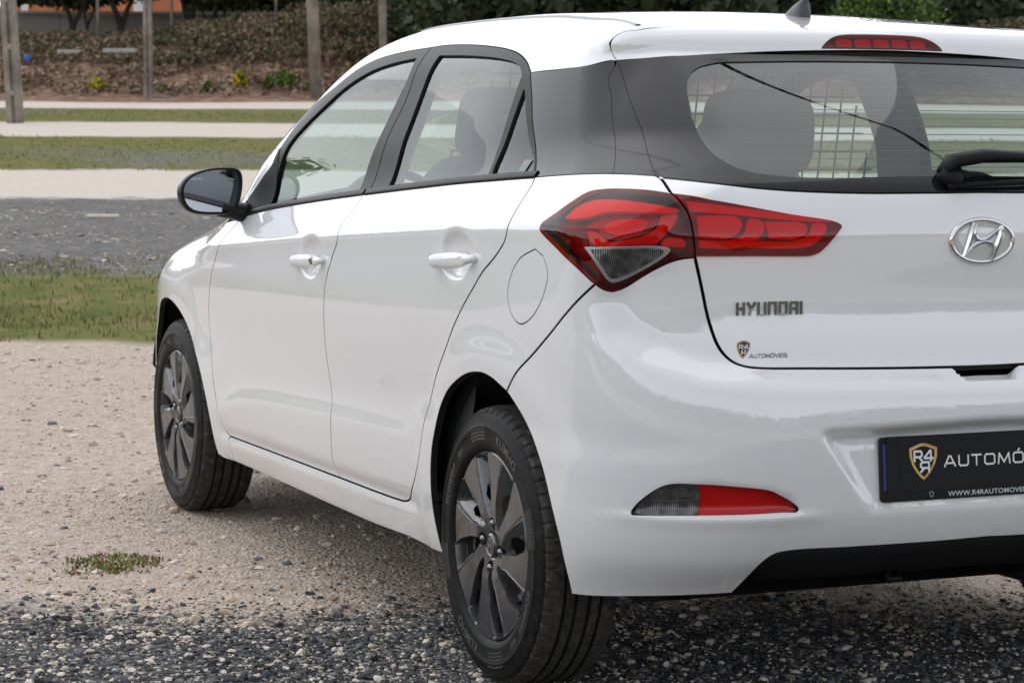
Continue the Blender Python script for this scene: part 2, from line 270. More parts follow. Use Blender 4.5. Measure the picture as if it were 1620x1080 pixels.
 'sticker':[(-0.5854,0.5667,0.7892),(-0.5918,0.5265,0.7885),(-0.6010,0.5535,0.7502),(-0.5967,0.5330,0.7654),(-0.6025,0.4438,0.7644),(-0.6070,0.4461,0.7511)],
 'handle_f':[(1.2865,0.8579,0.8531),(1.0314,0.8580,0.8660)],
 'handle_r':[(0.2778,0.8580,0.9042),(0.0143,0.8572,0.9216)],
 'aerial':[(0.1596,-0.0133,1.4658)],
 'notch':[(-0.6271,0.0793,0.7282),(-0.6531,0.0581,0.7029),(-0.6573,-0.0078,0.6984)],
 'seam_low':[(1.9427,0.8421,0.3345),(1.4172,0.8457,0.3541),(1.0132,0.8445,0.3528)],
 'lo_top':[(-0.3520,0.8244,1.0261),(-0.3660,0.8008,1.0517),(-0.3933,0.7788,1.0637),(-0.4412,0.7506,1.0660),(-0.4898,0.7187,1.0617),(-0.5307,0.6836,1.0536),(-0.5482,0.6592,1.0436),(-0.5474,0.6643,1.0395),(-0.5188,0.7144,1.0419),(-0.4727,0.7562,1.0432),(-0.4392,0.7817,1.0399),(-0.4193,0.7999,1.0311),(-0.3859,0.8167,1.0259)],
 'lo_ring':[(-0.4143,0.8135,1.0156),(-0.4286,0.7904,1.0367),(-0.4719,0.7559,1.0440),(-0.5180,0.7140,1.0431),(-0.5318,0.7024,1.0352),(-0.5356,0.7019,1.0230),(-0.5295,0.7192,0.9995),(-0.5181,0.7410,0.9869),(-0.4943,0.7752,0.9830),(-0.4685,0.7950,0.9863),(-0.4594,0.7999,0.9934),(-0.4475,0.7991,1.0125)],
 'lo_core':[(-0.4575,0.7901,1.0169),(-0.4664,0.7760,1.0274),(-0.4921,0.7517,1.0322),(-0.5147,0.7306,1.0307),(-0.5251,0.7219,1.0228),(-0.5251,0.7286,1.0064),(-0.5191,0.7415,0.9968),(-0.5029,0.7657,0.9931),(-0.4802,0.7846,0.9982),(-0.4653,0.7914,1.0068)],
 'lo_sweep':[(-0.4301,0.8138,1.0016),(-0.4544,0.8021,0.9974),(-0.4689,0.7951,0.9822),(-0.4943,0.7751,0.9780),(-0.5132,0.7476,0.9802),(-0.5259,0.7241,0.9878),(-0.5360,0.7041,1.0086),(-0.5363,0.6954,1.0332),(-0.5418,0.6799,1.0382),(-0.5482,0.6646,1.0354),(-0.5486,0.6693,1.0211),(-0.5428,0.6890,0.9963),(-0.5334,0.7025,0.9763),(-0.5248,0.7165,0.9712),(-0.4572,0.8032,0.9701),(-0.4391,0.8123,0.9811)],
 'lo_foot':[(-0.5363,0.6970,0.9747),(-0.5422,0.6886,0.9840),(-0.5570,0.6592,0.9842),(-0.5589,0.6531,0.9719),(-0.5369,0.6949,0.9698)],
 'lo_clear':[(-0.4380,0.8135,0.9673),(-0.5448,0.6804,0.9654),(-0.4785,0.7667,0.9000),(-0.4740,0.7784,0.9025),(-0.4680,0.7941,0.9240)],
 'lo_clear_in':[(-0.4509,0.8071,0.9637),(-0.5382,0.6909,0.9624),(-0.4792,0.7681,0.9076),(-0.4758,0.7770,0.9096),(-0.4723,0.7893,0.9283)],
 'li_top':[(-0.5459,0.6475,1.0587),(-0.5548,0.6220,1.0559),(-0.5690,0.5359,1.0454),(-0.5836,0.4253,1.0317),(-0.5931,0.3392,1.0184),(-0.5896,0.3902,1.0191),(-0.5793,0.4942,1.0268),(-0.5680,0.5821,1.0354),(-0.5545,0.6402,1.0396)],
 'li_core1':[(-0.5593,0.6309,1.0293),(-0.5693,0.5827,1.0313),(-0.5748,0.5458,1.0258),(-0.5784,0.5406,1.0147),(-0.5811,0.5489,1.0004),(-0.5805,0.5718,0.9883),(-0.5688,0.6284,0.9893)],
 'li_sweep1':[(-0.5688,0.6283,0.9835),(-0.5812,0.5674,0.9833),(-0.5829,0.5380,0.9963),(-0.5775,0.5262,1.0229),(-0.5806,0.4995,1.0206),(-0.5843,0.4929,1.0083),(-0.5859,0.5160,0.9816),(-0.5833,0.5473,0.9691),(-0.5677,0.6299,0.9695)],
 'li_core2':[(-0.5819,0.4908,1.0185),(-0.5893,0.4092,1.0151),(-0.5916,0.4008,1.0076),(-0.5936,0.4065,0.9952),(-0.5923,0.4342,0.9851),(-0.5884,0.4844,0.9867)],
 'li_sweep2':[(-0.5859,0.5160,0.9816),(-0.5927,0.4296,0.9808),(-0.5942,0.3973,0.9951),(-0.5911,0.3886,1.0137),(-0.5938,0.3588,1.0106),(-0.5964,0.3672,0.9928),(-0.5951,0.3926,0.9734),(-0.5932,0.4201,0.9674),(-0.5845,0.5338,0.9690)],
 'fog_clear':[(-0.5439,0.7527,0.4523),(-0.5527,0.7448,0.4682),(-0.5831,0.7175,0.4985),(-0.5979,0.6989,0.5071),(-0.6218,0.6573,0.5081),(-0.6169,0.6569,0.4545),(-0.5443,0.7529,0.4499)],
 'fog_red':[(-0.6233,0.6526,0.5069),(-0.6493,0.5927,0.5035),(-0.6643,0.5238,0.4945),(-0.6634,0.5049,0.4870),(-0.6659,0.4619,0.4581),(-0.6616,0.4977,0.4583),(-0.6195,0.6513,0.4552)],
 'fog_line0':[(-0.5614,0.7354,0.4739),(-0.6139,0.6556,0.4796)],
 'fog_line1':[(-0.5837,0.7151,0.4960),(-0.5781,0.7145,0.4527)],
 'fog_line2':[(-0.6017,0.6898,0.5058),(-0.5980,0.6873,0.4541)],
 'plate_a':[(-0.6539,0.2606,0.5882)],
}
LN2={"mirror_outline":[(0.9874,1.0324),(0.9808,1.0468),(0.9677,1.0612),(0.9527,1.0711),(0.9303,1.0792),(0.9022,1.0865),(0.8740,1.0892),(0.8477,1.0892),(0.8269,1.0873),(0.8138,1.0791),(0.8081,1.0646),(0.8073,1.0427),(0.8103,1.0172),(0.8160,0.9935),(0.8237,0.9753),(0.8332,0.9626),(0.8484,0.9563),(0.8710,0.9556),(0.8973,0.9558),(0.9236,0.9569),(0.9460,0.9598),(0.9646,0.9672),(0.9775,0.9800),(0.9848,0.9945),(0.9893,1.0144)]}
LAMPBITS_OUT=[('light_guide','lo_top','redguide',-.008,.004),('light_guide','lo_ring','reddeep',-.020,.004),('lamp_core','lo_core','redguide',-.016,.003),('light_guide','lo_sweep','redguide',-.012,.003),('light_guide','lo_foot','redguide',-.012,.001),('reverse_reflector','lo_clear','silver',.0030,0),('reverse_lens','lo_clear_in','clearplastic',.0036,0)]
LAMPBITS_IN=[('light_guide','li_top','redguide',.0028,.002),('lamp_core','li_core1','redguide',.0026,.003),('light_guide','li_sweep1','redguide',.0028,.003),('lamp_core','li_core2','redguide',.0026,.003),('light_guide','li_sweep2','redguide',.0028,.003)]

# ---------------------------------------------------------------- materials
def mat(name,col,rough=.5,metal=0,coat=0,spec=.5,build=None):
    m=bpy.data.materials.new(name); m.use_nodes=True; b=m.node_tree.nodes['Principled BSDF']
    b.inputs['Base Color'].default_value=(*col,1); b.inputs['Roughness'].default_value=rough
    b.inputs['Metallic'].default_value=metal; b.inputs['Coat Weight'].default_value=coat; b.inputs['Coat Roughness'].default_value=.03
    b.inputs['Specular IOR Level'].default_value=spec
    if build: build(m.node_tree,b)
    return m
def N(nt,t,**k):
    n=nt.nodes.new(t)
    for a,v in k.items():
        if a in n.inputs: n.inputs[a].default_value=v
        else: setattr(n,a,v)
    return n
def noise(nt,scale,detail=4,rough=.55,vec=None,dist=0.0):
    n=N(nt,'ShaderNodeTexNoise'); n.inputs['Scale'].default_value=scale; n.inputs['Detail'].default_value=detail
    n.inputs['Roughness'].default_value=rough; n.inputs['Distortion'].default_value=dist
    if vec is None:
        tc=nt.nodes.get('TC') or N(nt,'ShaderNodeTexCoord',name='TC'); vec=tc.outputs['Object']
    nt.links.new(vec,n.inputs['Vector']); return n
def ramp(nt,src,stops,interp='LINEAR'):
    r=N(nt,'ShaderNodeValToRGB'); e=r.color_ramp.elements; r.color_ramp.interpolation=interp
    while len(e)<len(stops): e.new(.5)
    for i,(p,c) in enumerate(stops):
        e[i].position=p; e[i].color=(*c,1) if len(c)==3 else c
    nt.links.new(src,r.inputs[0]); return r
def mixc(nt,fac,a,b,mode='MIX'):
    m=N(nt,'ShaderNodeMix',data_type='RGBA',blend_type=mode)
    for s,v in ((0,fac),(6,a),(7,b)):
        if hasattr(v,'is_output'): nt.links.new(v,m.inputs[s])
        elif s==0: m.inputs[0].default_value=v
        else: m.inputs[s].default_value=(*v,1)
    return m.outputs[2]
def mth(nt,op,a,b=None,c=None,clamp=False):
    m=N(nt,'ShaderNodeMath',operation=op,use_clamp=clamp)
    for i,v in enumerate((a,b,c)):
        if v is None: continue
        if hasattr(v,'is_output'): nt.links.new(v,m.inputs[i])
        else: m.inputs[i].default_value=v
    return m.outputs[0]
def bump(nt,b,h,strength=.3,dist=.01):
    n=N(nt,'ShaderNodeBump'); n.inputs['Strength'].default_value=strength; n.inputs['Distance'].default_value=dist
    nt.links.new(h,n.inputs['Height']); nt.links.new(n.outputs[0],b.inputs['Normal']); return n
# ---------------------------------------------------------------- meshes
def link(o,parent=None):
    COL.objects.link(o)
    if parent: o.parent=parent
    return o
def mesh_np(name,V,T,mats,parent=None,midx=None,normals=None,smooth=True):
    """V (n,3), T list/array of triangles or quads (m,k)"""
    me=bpy.data.meshes.new(name); V=np.asarray(V,np.float32); T=np.asarray(T,np.int32); k=T.shape[1]
    me.vertices.add(len(V)); me.vertices.foreach_set('co',V.ravel())
    me.loops.add(T.size); me.loops.foreach_set('vertex_index',T.ravel())
    me.polygons.add(len(T)); me.polygons.foreach_set('loop_start',np.arange(0,T.size,k,dtype=np.int32))
    me.polygons.foreach_set('loop_total',np.full(len(T),k,np.int32))
    if midx is not None: me.polygons.foreach_set('material_index',np.asarray(midx,np.int32))
    me.polygons.foreach_set('use_smooth',np.full(len(T),smooth))
    me.update(calc_edges=True)
    for m in (mats if isinstance(mats,(list,tuple)) else [mats]): me.materials.append(m)
    if normals is not None: me.normals_split_custom_set_from_vertices([tuple(n) for n in normals])
    return link(bpy.data.objects.new(name,me),parent)
def mesh_py(name,V,Fc,mats,parent=None,midx=None,smooth=False):
    me=bpy.data.meshes.new(name); me.from_pydata([tuple(map(float,v)) for v in V],[],[tuple(map(int,f)) for f in Fc])
    for m in (mats if isinstance(mats,(list,tuple)) else [mats]): me.materials.append(m)
    if midx is not None: me.polygons.foreach_set('material_index',np.asarray(midx,np.int32))
    me.polygons.foreach_set('use_smooth',np.full(len(me.polygons),smooth)); me.update()
    return link(bpy.data.objects.new(name,me),parent)
def bevel_mod(o,wd=.004,seg=2,ang=30):
    m=o.modifiers.new('bevel','BEVEL'); m.width=wd; m.segments=seg; m.limit_method='ANGLE'; m.angle_limit=R(ang); m.harden_normals=False
    return o
class MB:
    def __init__(s): s.V=[]; s.F=[]
    def add(s,V,F_):
        n=len(s.V); s.V+= [tuple(v) for v in V]; s.F+=[tuple(i+n for i in f) for f in F_]; return s
    def box(s,c,d,rot=None):
        V=np.array([(x,y,z) for x in(-.5,.5) for y in(-.5,.5) for z in(-.5,.5)])*d
        if rot is not None: V=V@np.array(rot.to_3x3()).T
        return s.add(V+np.array(c),[(0,1,3,2),(4,6,7,5),(0,4,5,1),(2,3,7,6),(0,2,6,4),(1,5,7,3)])
    def tube(s,pts,rad,n=8,cap=True,sq=(1,1),up=None):
        pts=np.array(pts,float); m=len(pts); rad=np.broadcast_to(rad,(m,)); rings=[]; pu=None
        for i in range(m):
            t=pts[min(i+1,m-1)]-pts[max(i-1,0)]; t/=np.linalg.norm(t)+1e-12
            if pu is None:
                u=np.array(up if up is not None else ((0,0,1) if abs(t[2])<.9 else (1,0,0)),float)
            else: u=pu
            u=u-t*(u@t); u/=np.linalg.norm(u); pu=u; v=np.cross(t,u)
            a=np.arange(n)*2*np.pi/n; rings.append(pts[i]+rad[i]*(np.outer(np.cos(a),u)*sq[0]+np.outer(np.sin(a),v)*sq[1]))
        V=np.concatenate(rings); Fc=[]
        for i in range(m-1):
            for j in range(n): Fc.append((i*n+j,i*n+(j+1)%n,(i+1)*n+(j+1)%n,(i+1)*n+j))
        if cap: Fc+= [tuple(range(n))[::-1],tuple((m-1)*n+j for j in range(n))]
        return s.add(V,Fc)
    def lathe(s,prof,n=32,axis='y',c=(0,0,0),closed=False):
        """prof: (radius, axial)"""
        V=[];Fc=[]; m=len(prof)
        for r,a in prof:
            for j in range(n):
                th=2*math.pi*j/n; p=(r*math.cos(th),a,r*math.sin(th)) if axis=='y' else (r*math.cos(th),r*math.sin(th),a)
                V.append((p[0]+c[0],p[1]+c[1],p[2]+c[2]))
        for i in range(m-1):
            for j in range(n): Fc.append((i*n+j,i*n+(j+1)%n,(i+1)*n+(j+1)%n,(i+1)*n+j))
        return s.add(V,Fc)
    def prism(s,poly,O,U,W_,depth,Nn=None):
        O,U,W_=map(lambda a:np.array(a,float),(O,U,W_)); nn=np.cross(U,W_) if Nn is None else np.array(Nn,float); nn/=np.linalg.norm(nn)
        A=[O+U*a+W_*b for a,b in poly]; B=[p+nn*depth for p in A]; n=len(A)
        return s.add(A+B,[tuple(range(n))[::-1],tuple(range(n,2*n))]+[(i,(i+1)%n,(i+1)%n+n,i+n) for i in range(n)])
    def build(s,name,m,parent=None,smooth=False):
        return mesh_py(name,s.V,s.F,m,parent,smooth=smooth)
def empty(name,loc=(0,0,0),rz=0,parent=None):
    o=bpy.data.objects.new(name,None); o.location=loc; o.rotation_euler=(0,0,rz); o.empty_display_size=.2; return link(o,parent)
def tag(o,label=None,cat=None,group=None,kind=None):
    for k,v in (('label',label),('category',cat),('group',group),('kind',kind)):
        if v: o[k]=v
    return o
def copy_tree(o,parent=None):
    c=o.copy(); COL.objects.link(c)
    if parent: c.parent=parent
    for ch in list(o.children): copy_tree(ch,c)
    return c
# ---------------------------------------------------------------- charts on the body surface
class ChW:      # around the car: (s,z); s = x-.1 along the flank, arc to the rear centre, negative beyond the tail
    x0=.1; k=.8
    def fwd(s,ab):
        a,z=ab[:,0],ab[:,1]; th=np.where(a<0,np.pi/2+a/s.k,np.pi/2)
        O=np.stack([s.x0+np.maximum(a,0),0*a,z],1); D=np.stack([-np.cos(th),np.sin(th),0*a],1); return O,D
    def inv(s,P):
        x,y,z=P[:,0],P[:,1],P[:,2]; a=np.where(x>s.x0,x-s.x0,(np.arctan2(y,s.x0-x)-np.pi/2)*s.k)
        return np.stack([a,z],1)
class ChT:      # over the roof: (x, angle)
    k=.7
    def fwd(s,ab):
        ph=ab[:,1]/s.k; return np.stack([ab[:,0],0*ph,.8+0*ph],1),np.stack([0*ph,np.sin(ph),np.cos(ph)],1)
    def inv(s,P): return np.stack([P[:,0],np.arctan2(P[:,1],P[:,2]-.8)*s.k],1)
class ChB:      # bonnet: straight up
    def fwd(s,ab): return np.stack([ab[:,0],ab[:,1],.4+0*ab[:,0]],1),np.stack([0*ab[:,0],0*ab[:,0],1+0*ab[:,0]],1)
    def inv(s,P): return P[:,:2].copy()
class ChS:      # spoiler fan
    def fwd(s,ab):
        y,ps=ab[:,0],ab[:,1]/.55; D=np.stack([-np.cos(ps),.7*y,np.sin(ps)],1)
        return np.stack([.35+0*y,.6*y,1.15+0*y],1),D
    def inv(s,P):
        rho=np.hypot(.35-P[:,0],P[:,2]-1.15); return np.stack([P[:,1]/(.6+.7*rho),np.arctan2(P[:,2]-1.15,.35-P[:,0])*.55],1)
class ChF:      # front: around (2.6,0)
    def fwd(s,ab):
        th=ab[:,0]/.8; z=ab[:,1]; return np.stack([2.6+0*z,0*z,z],1),np.stack([np.cos(th),np.sin(th),0*z],1)
    def inv(s,P): return np.stack([np.arctan2(P[:,1],P[:,0]-2.6)*.8,P[:,2]],1)
CW,CT,CB,CS,CF=ChW(),ChT(),ChB(),ChS(),ChF()
def onsurf(ch,ab):
    O,D=ch.fwd(ab); return hit(O,D,.02,1.42,inside=True,n=12,it=17)
def crom(P,step=.008):
    P=np.array(P,float)
    if len(P)==2:
        n=max(2,int(np.linalg.norm(P[1]-P[0])/step)+1); return P[0]+(P[1]-P[0])*np.linspace(0,1,n)[:,None]
    E=np.vstack([2*P[0]-P[1],P,2*P[-1]-P[-2]]); out=[]
    for i in range(1,len(E)-2):
        p0,p1,p2,p3=E[i-1:i+3]; d=[max(np.linalg.norm(b-a),1e-6)**.5 for a,b in ((p0,p1),(p1,p2),(p2,p3))]
        m1=(p2-p1)-(p2-p0)*d[1]/(d[0]+d[1])*1+(p1-p0)*d[1]/d[0]*1; m1=d[1]*((p1-p0)/d[0]-(p2-p0)/(d[0]+d[1])+(p2-p1)/d[1])
        m2=d[1]*((p2-p1)/d[1]-(p3-p1)/(d[1]+d[2])+(p3-p2)/d[2])
        n=max(1,int(np.linalg.norm(p2-p1)/step+.5)); t=np.arange(n)[:,None]/n
        out.append((2*t**3-3*t*t+1)*p1+(t**3-2*t*t+t)*m1+(3*t*t-2*t**3)*p2+(t**3-t*t)*m2)
    return np.vstack(out+[P[-1:]])
def smooth_line(P,sig):
    if sig<=0 or len(P)<5: return P
    d=np.r_[0,np.cumsum(np.linalg.norm(np.diff(P,axis=0),axis=1))]; L=d[-1]; o=P.copy()
    for i in range(1,len(P)-1):
        s=min(sig,d[i]/2.2,(L-d[i])/2.2); w_=np.exp(-.5*((d-d[i])/max(s,1e-4))**2); o[i]=(w_[:,None]*P).sum(0)/w_.sum()
    return o
def path(segs,sig=.012,step=.008):
    """segs: names of traced lines ('-name' reversed) or point lists; joins them into a closed outline"""
    out=[]
    for s in segs:
        sg=sig
        if isinstance(s,tuple) and isinstance(s[0],(list,str)) : s,sg=s
        if isinstance(s,str): P=np.array(LN[s.lstrip('-')]); P=P[::-1] if s[0]=='-' else P
        else: P=np.array(s,float)
        P=smooth_line(crom(P,step*.6),sg); 
        if out and np.linalg.norm(out[-1][-1]-P[0])<.02: P=P[1:]
        out.append(P)
    P=np.vstack(out)
    if np.linalg.norm(P[0]-P[-1])<.004: P=P[:-1]
    # even spacing, but keep joints close
    keep=[0]; 
    for i in range(1,len(P)):
        if np.linalg.norm(P[i]-P[keep[-1]])>=step*.55: keep.append(i)
    P=P[keep]
    if np.linalg.norm(P[0]-P[-1])<step*.4: P=P[:-1]
    return P
def mirror_half(P):
    """outline of the left half, starting and ending near y=0 -> closed symmetric outline"""
    P=P[P[:,1]>.004]; Q=P[::-1].copy(); Q[:,1]*=-1; return np.vstack([P,Q])
def area2(p): return .5*np.sum(p[:,0]*np.roll(p[:,1],-1)-np.roll(p[:,0],-1)*p[:,1])
def inset(P,ch,amt):
    """move an outline sideways in the surface; amt>0 shrinks it"""
    if amt==0: return P
    ab=ch.inv(P); sgn=1 if area2(ab)>0 else -1
    q=ab+0; n=grad(P); t=np.roll(P,-1,0)-np.roll(P,1,0); t/=np.linalg.norm(t,axis=1,keepdims=True)+1e-9
    d=np.cross(n,t); d/=np.linalg.norm(d,axis=1,keepdims=True)+1e-9
    # pick the inward sign once, from the chart
    test=ch.inv(P+d*.003); e=test-ab; tt=np.roll(ab,-1,0)-np.roll(ab,1,0); cr=tt[:,0]*e[:,1]-tt[:,1]*e[:,0]
    s=np.sign(np.sum(np.sign(cr)))*sgn
    return P+d*s*amt
def outward(P,nrm,ch):
    return inset(P,ch,-1.0)-P
NP=[0]
def panel(name,outline,ch,mats,parent=None,holes=(),ha=.016,hb=.008,gap=.0030,off=0.0,depth=.014,roll=True,edge=True,flange=True,bow=None):
    """cut a panel out of the body surface along an outline, with rolled edges and black skirts that paint in the shade of the gap"""
    NP[0]+=1
    loops=[]
    for k,P in enumerate([outline]+list(holes)):
        Q=inset(P,ch,gap if k==0 else -gap); ab=ch.inv(Q); loops.append(ab)
    sc=np.array([hb/ha,1.0]); allp=np.vstack(loops); lo,hi=allp.min(0),allp.max(0)
    A,B=np.meshgrid(np.arange(lo[0]-ha*.37,hi[0]+ha,ha),np.arange(lo[1]-hb*.41,hi[1]+hb,hb),indexing='ij')
    A=A.copy(); A[:,1::2]+=ha*.0; a=A.ravel(); b=B.ravel()
    m=inpoly(a,b,loops[0])
    for l in loops[1:]: m&=~inpoly(a,b,l)
    a,b=a[m],b[m]
    # drop interior points hugging the outline
    dmin=np.full(len(a),9.)
    for l in loops:
        ls=l*sc
        for i0 in range(0,len(ls),64):
            q=ls[i0:i0+64]; d=np.hypot(a[:,None]*sc[0]-q[None,:,0],b[:,None]-q[None,:,1]).min(1); dmin=np.minimum(dmin,d)
    m=dmin>hb*.45; a,b=a[m],b[m]
    pts=np.vstack(loops+[np.stack([a,b],1)]); nb=sum(len(l) for l in loops)
    edges=[]; k=0
    for l in loops:
        n=len(l); edges+=[(k+i,k+(i+1)%n) for i in range(n)]; k+=n
    vs_,_,fs,orig,_,_=delaunay_2d_cdt([Vector((float(p[0]*sc[0]),float(p[1]))) for p in pts],edges,[],0,1e-7)
    P2=np.array([(v.x/sc[0],v.y) for v in vs_]); T=np.array([f for f in fs],int)
    c_=P2[T].mean(1); m=inpoly(c_[:,0],c_[:,1],loops[0])
    for l in loops[1:]: m&=~inpoly(c_[:,0],c_[:,1],l)
    T=T[m]; 
    V=onsurf(ch,P2); bad=np.isnan(V[:,0])
    if bad.any():
        T=T[~bad[T].any(1)]; V=np.nan_to_num(V); print('panel',name,'lost',int(bad.sum()))
    Nn=grad(V)
    if bow is not None: V=V+Nn*bow(V)[:,None]
    V=V+Nn*off
    # orient
    fn=np.cross(V[T[:,1]]-V[T[:,0]],V[T[:,2]]-V[T[:,0]]); fl=(fn*Nn[T[:,0]]).sum(1)<0; T[fl]=T[fl][:,::-1]
    mi=np.zeros(len(T),int)
    if edge:
        k0=0; inv_={}
        for vi,ol in enumerate(orig):
            for o_ in ol: inv_[o_]=vi
        VV=[V];NN=[Nn];TT=[T];MI=[mi]; cnt=len(V); k=0
        for li,l in enumerate(loops):
            n=len(l); idx=np.array([inv_.get(k+i,-1) for i in range(n)]); k+=n
            idx=idx[idx>=0]; n=len(idx)
            if n<3: continue
            Bp=V[idx]; Bn=Nn[idx]; t=np.roll(Bp,-1,0)-np.roll(Bp,1,0); t/=np.linalg.norm(t,axis=1,keepdims=True)+1e-9
            d=np.cross(Bn,t); 
            # outward sign in chart
            e=ch.inv(Bp+d*.002)-ch.inv(Bp); tt=np.roll(P2[idx],-1,0)-np.roll(P2[idx],1,0)
            s=1 if area2(P2[idx])>0 else -1; cr=(tt[:,0]*e[:,1]-tt[:,1]*e[:,0])*s
            so_=-1 if np.sum(np.sign(cr))>0 else 1
            if li>0: so_=-so_
            d=d*so_
            rows=[(0,0,0,0)]
            g=.0007 if roll else .0001
            rows=[(g*.7,-.0002,.35,0),(g,-.0008,.85,0),(g,-.0012,1,0),(g,-depth,1,1)]
            if flange: rows.append((g+.0045,-depth-.0002*(NP[0]%7),0,1))
            prev=idx; 
            for (ou,dn,mixn,mi_) in rows:
                W_=Bp+d*ou+Bn*dn; nn=Bn*(1-mixn)+d*mixn; nn/=np.linalg.norm(nn,axis=1,keepdims=True)+1e-9
                cur=np.arange(cnt,cnt+n); cnt+=n; VV.append(W_); NN.append(nn)
                a0,a1=prev,np.roll(prev,-1); b0,b1=cur,np.roll(cur,-1)
                t1=np.stack([a0,a1,b1],1); t2=np.stack([a0,b1,b0],1)
                # orientation by comparing with outward/up
                VA=np.vstack(VV); f=np.cross(VA[t1[:,1]]-VA[t1[:,0]],VA[t1[:,2]]-VA[t1[:,0]]); ref=nn if mixn>0 else Bn
                if (f*ref).sum()<0: t1=t1[:,::-1]; t2=t2[:,::-1]
                TT+=[t1,t2]; MI+=[np.full(2*n,mi_)]
                prev=cur
        V=np.vstack(VV); Nn=np.vstack(NN); T=np.vstack(TT); mi=np.concatenate(MI)
    return mesh_np(name,V,T,mats,parent,midx=mi,normals=Nn)
def mirrored(o,parent):
    c=copy_tree(o,parent); c.scale=(1,-1,1); return c
def surf_at(ch,pts,off=0):
    P=onsurf(ch,ch.inv(np.array(pts,float))); n=grad(P); return P+n*off,n

# ================================================================ the car
car=empty('car'); tag(car,'white five-door hatchback parked on pale gravel, seen from its rear left corner','car')
def paint_b(nt,b):
    n=noise(nt,900,2); b.inputs['Coat IOR'].default_value=1.85
    d=noise(nt,2.2,5,.6); z=N(nt,'ShaderNodeSeparateXYZ'); nt.links.new(nt.nodes['TC'].outputs['Object'],z.inputs[0])
    low=mth(nt,'MULTIPLY_ADD',z.outputs[2],-2.6,1.25,clamp=True)      # road dust near the sills
    f=mth(nt,'MULTIPLY',low,mth(nt,'MULTIPLY_ADD',d.outputs[0],1.3,-.25,clamp=True))
    nt.links.new(mixc(nt,mth(nt,'MULTIPLY',f,.55),(.79,.79,.80),(.55,.48,.39)),b.inputs['Base Color'])
M={}
M['paint']=mat('white_paint',(.80,.80,.81),.5,0,1.0,.15,paint_b); M['paint'].node_tree.nodes['Principled BSDF'].inputs['Coat Roughness'].default_value=.006
M['gapblack']=mat('black_gap_shade',(.006,.006,.006),.8)  # on gap skirts and flanges: shade inside the panel gaps, painted black
M['well']=mat('black_liner',(.010,.010,.010),.9)
M['trim']=mat('black_trim',(.009,.009,.009),.36,spec=.2)
M['frame']=mat('satin_black_frame',(.013,.011,.011),.40,0,0,.16)
M['gloss']=mat('gloss_black',(.010,.010,.012),.06,0,0,.42)
M['plastic']=mat('rough_black_plastic',(.009,.009,.010),.5,spec=.15)
M['chrome']=mat('chrome',(.75,.75,.76),.06,1)
M['darkchrome']=mat('dark_chrome',(.22,.22,.22),.16,1)
def glassmat(name,tint,refl=1.0,rough=.0,ior=1.5,mult=1.9):
    m=bpy.data.materials.new(name); m.use_nodes=True; nt=m.node_tree; nt.nodes.clear(); o=N(nt,'ShaderNodeOutputMaterial')
    t=N(nt,'ShaderNodeBsdfTransparent'); t.inputs[0].default_value=(*tint,1)
    g=N(nt,'ShaderNodeBsdfGlossy'); g.inputs['Roughness'].default_value=rough; g.inputs[0].default_value=(refl,refl,refl,1)
    ge=N(nt,'ShaderNodeNewGeometry'); dt=N(nt,'ShaderNodeVectorMath',operation='DOT_PRODUCT'); nt.links.new(ge.outputs['Incoming'],dt.inputs[0]); nt.links.new(ge.outputs['Normal'],dt.inputs[1])
    c1=mth(nt,'SUBTRACT',1.0,mth(nt,'ABSOLUTE',dt.outputs['Value'])); fr=mth(nt,'MULTIPLY_ADD',mth(nt,'POWER',c1,5.0),.96,.04); mx=N(nt,'ShaderNodeMixShader')
    nt.links.new(mth(nt,'MULTIPLY',fr,mult,clamp=True),mx.inputs[0]); nt.links.new(t.outputs[0],mx.inputs[1]); nt.links.new(g.outputs[0],mx.inputs[2]); nt.links.new(mx.outputs[0],o.inputs[0])
    return m
M['glass']=glassmat('green_tinted_glass',(.72,.83,.795),mult=.95); M['rglass']=glassmat('rear_glass',(.78,.88,.87),mult=2.2)
M['lens']=glassmat('red_lens',(.97,.10,.12),mult=1.0); M['clear']=glassmat('clear_lens',(.9,.9,.9),mult=1.0)
PS=[M['paint'],M['gapblack']]; FS=[M['frame'],M['gapblack']]; GS=[M['gloss'],M['gapblack']]
def both(o): mirrored(o,car); return o
# --- flank
quarter=panel('quarter_panel',path(['applique_bottom','gate_gap_waist','lamp_top',('lamp_tip',.003),'lamp_low','quarter_bumper_gap','-arch_rear_front','-rocker_bottom','-rocker_gap','door_bottom_front','door_bottom_rear','door_gap_rear']),CW,PS,car,
    holes=[path([('fuel_door',.004)])])
flap=panel('fuel_flap',path([('fuel_door',.004)]),CW,PS,quarter,gap=.0012)
rdoor=panel('rear_door',path(['belt_rear','-door_gap_rear','-door_bottom_rear','-door_gap_mid']),CW,PS,car)
fdoor=panel('front_door',path(['belt_front','door_gap_mid','-door_bottom_front','-door_gap_front',([(1.9877,.799,.938),(1.9542,.794,.949)],0)]),CW,PS,car)
fender=panel('front_fender',path(['door_gap_front','rocker_gap','fender_low',([(2.135,.8194,.2273),(2.130,.8362,.2802),(2.1525,.8545,.3927),(2.2189,.8626,.4933),(2.315,.8607,.578),(2.42,.8629,.638),(2.5248,.8636,.667),(2.6211,.8583,.668),(2.72,.845,.645),(2.80,.84,.585),(2.86,.83,.50),(2.885,.82,.43)],.01),
    ([(2.885,.82,.43),(2.98,.80,.47),(3.06,.76,.62)],.01),([(3.06,.76,.62),(2.93,.79,.78),(2.72,.80,.845),(2.40,.785,.896),(2.05,.80,.933),(1.9877,.799,.938)],.01)]),CW,PS,car,hb=.010)
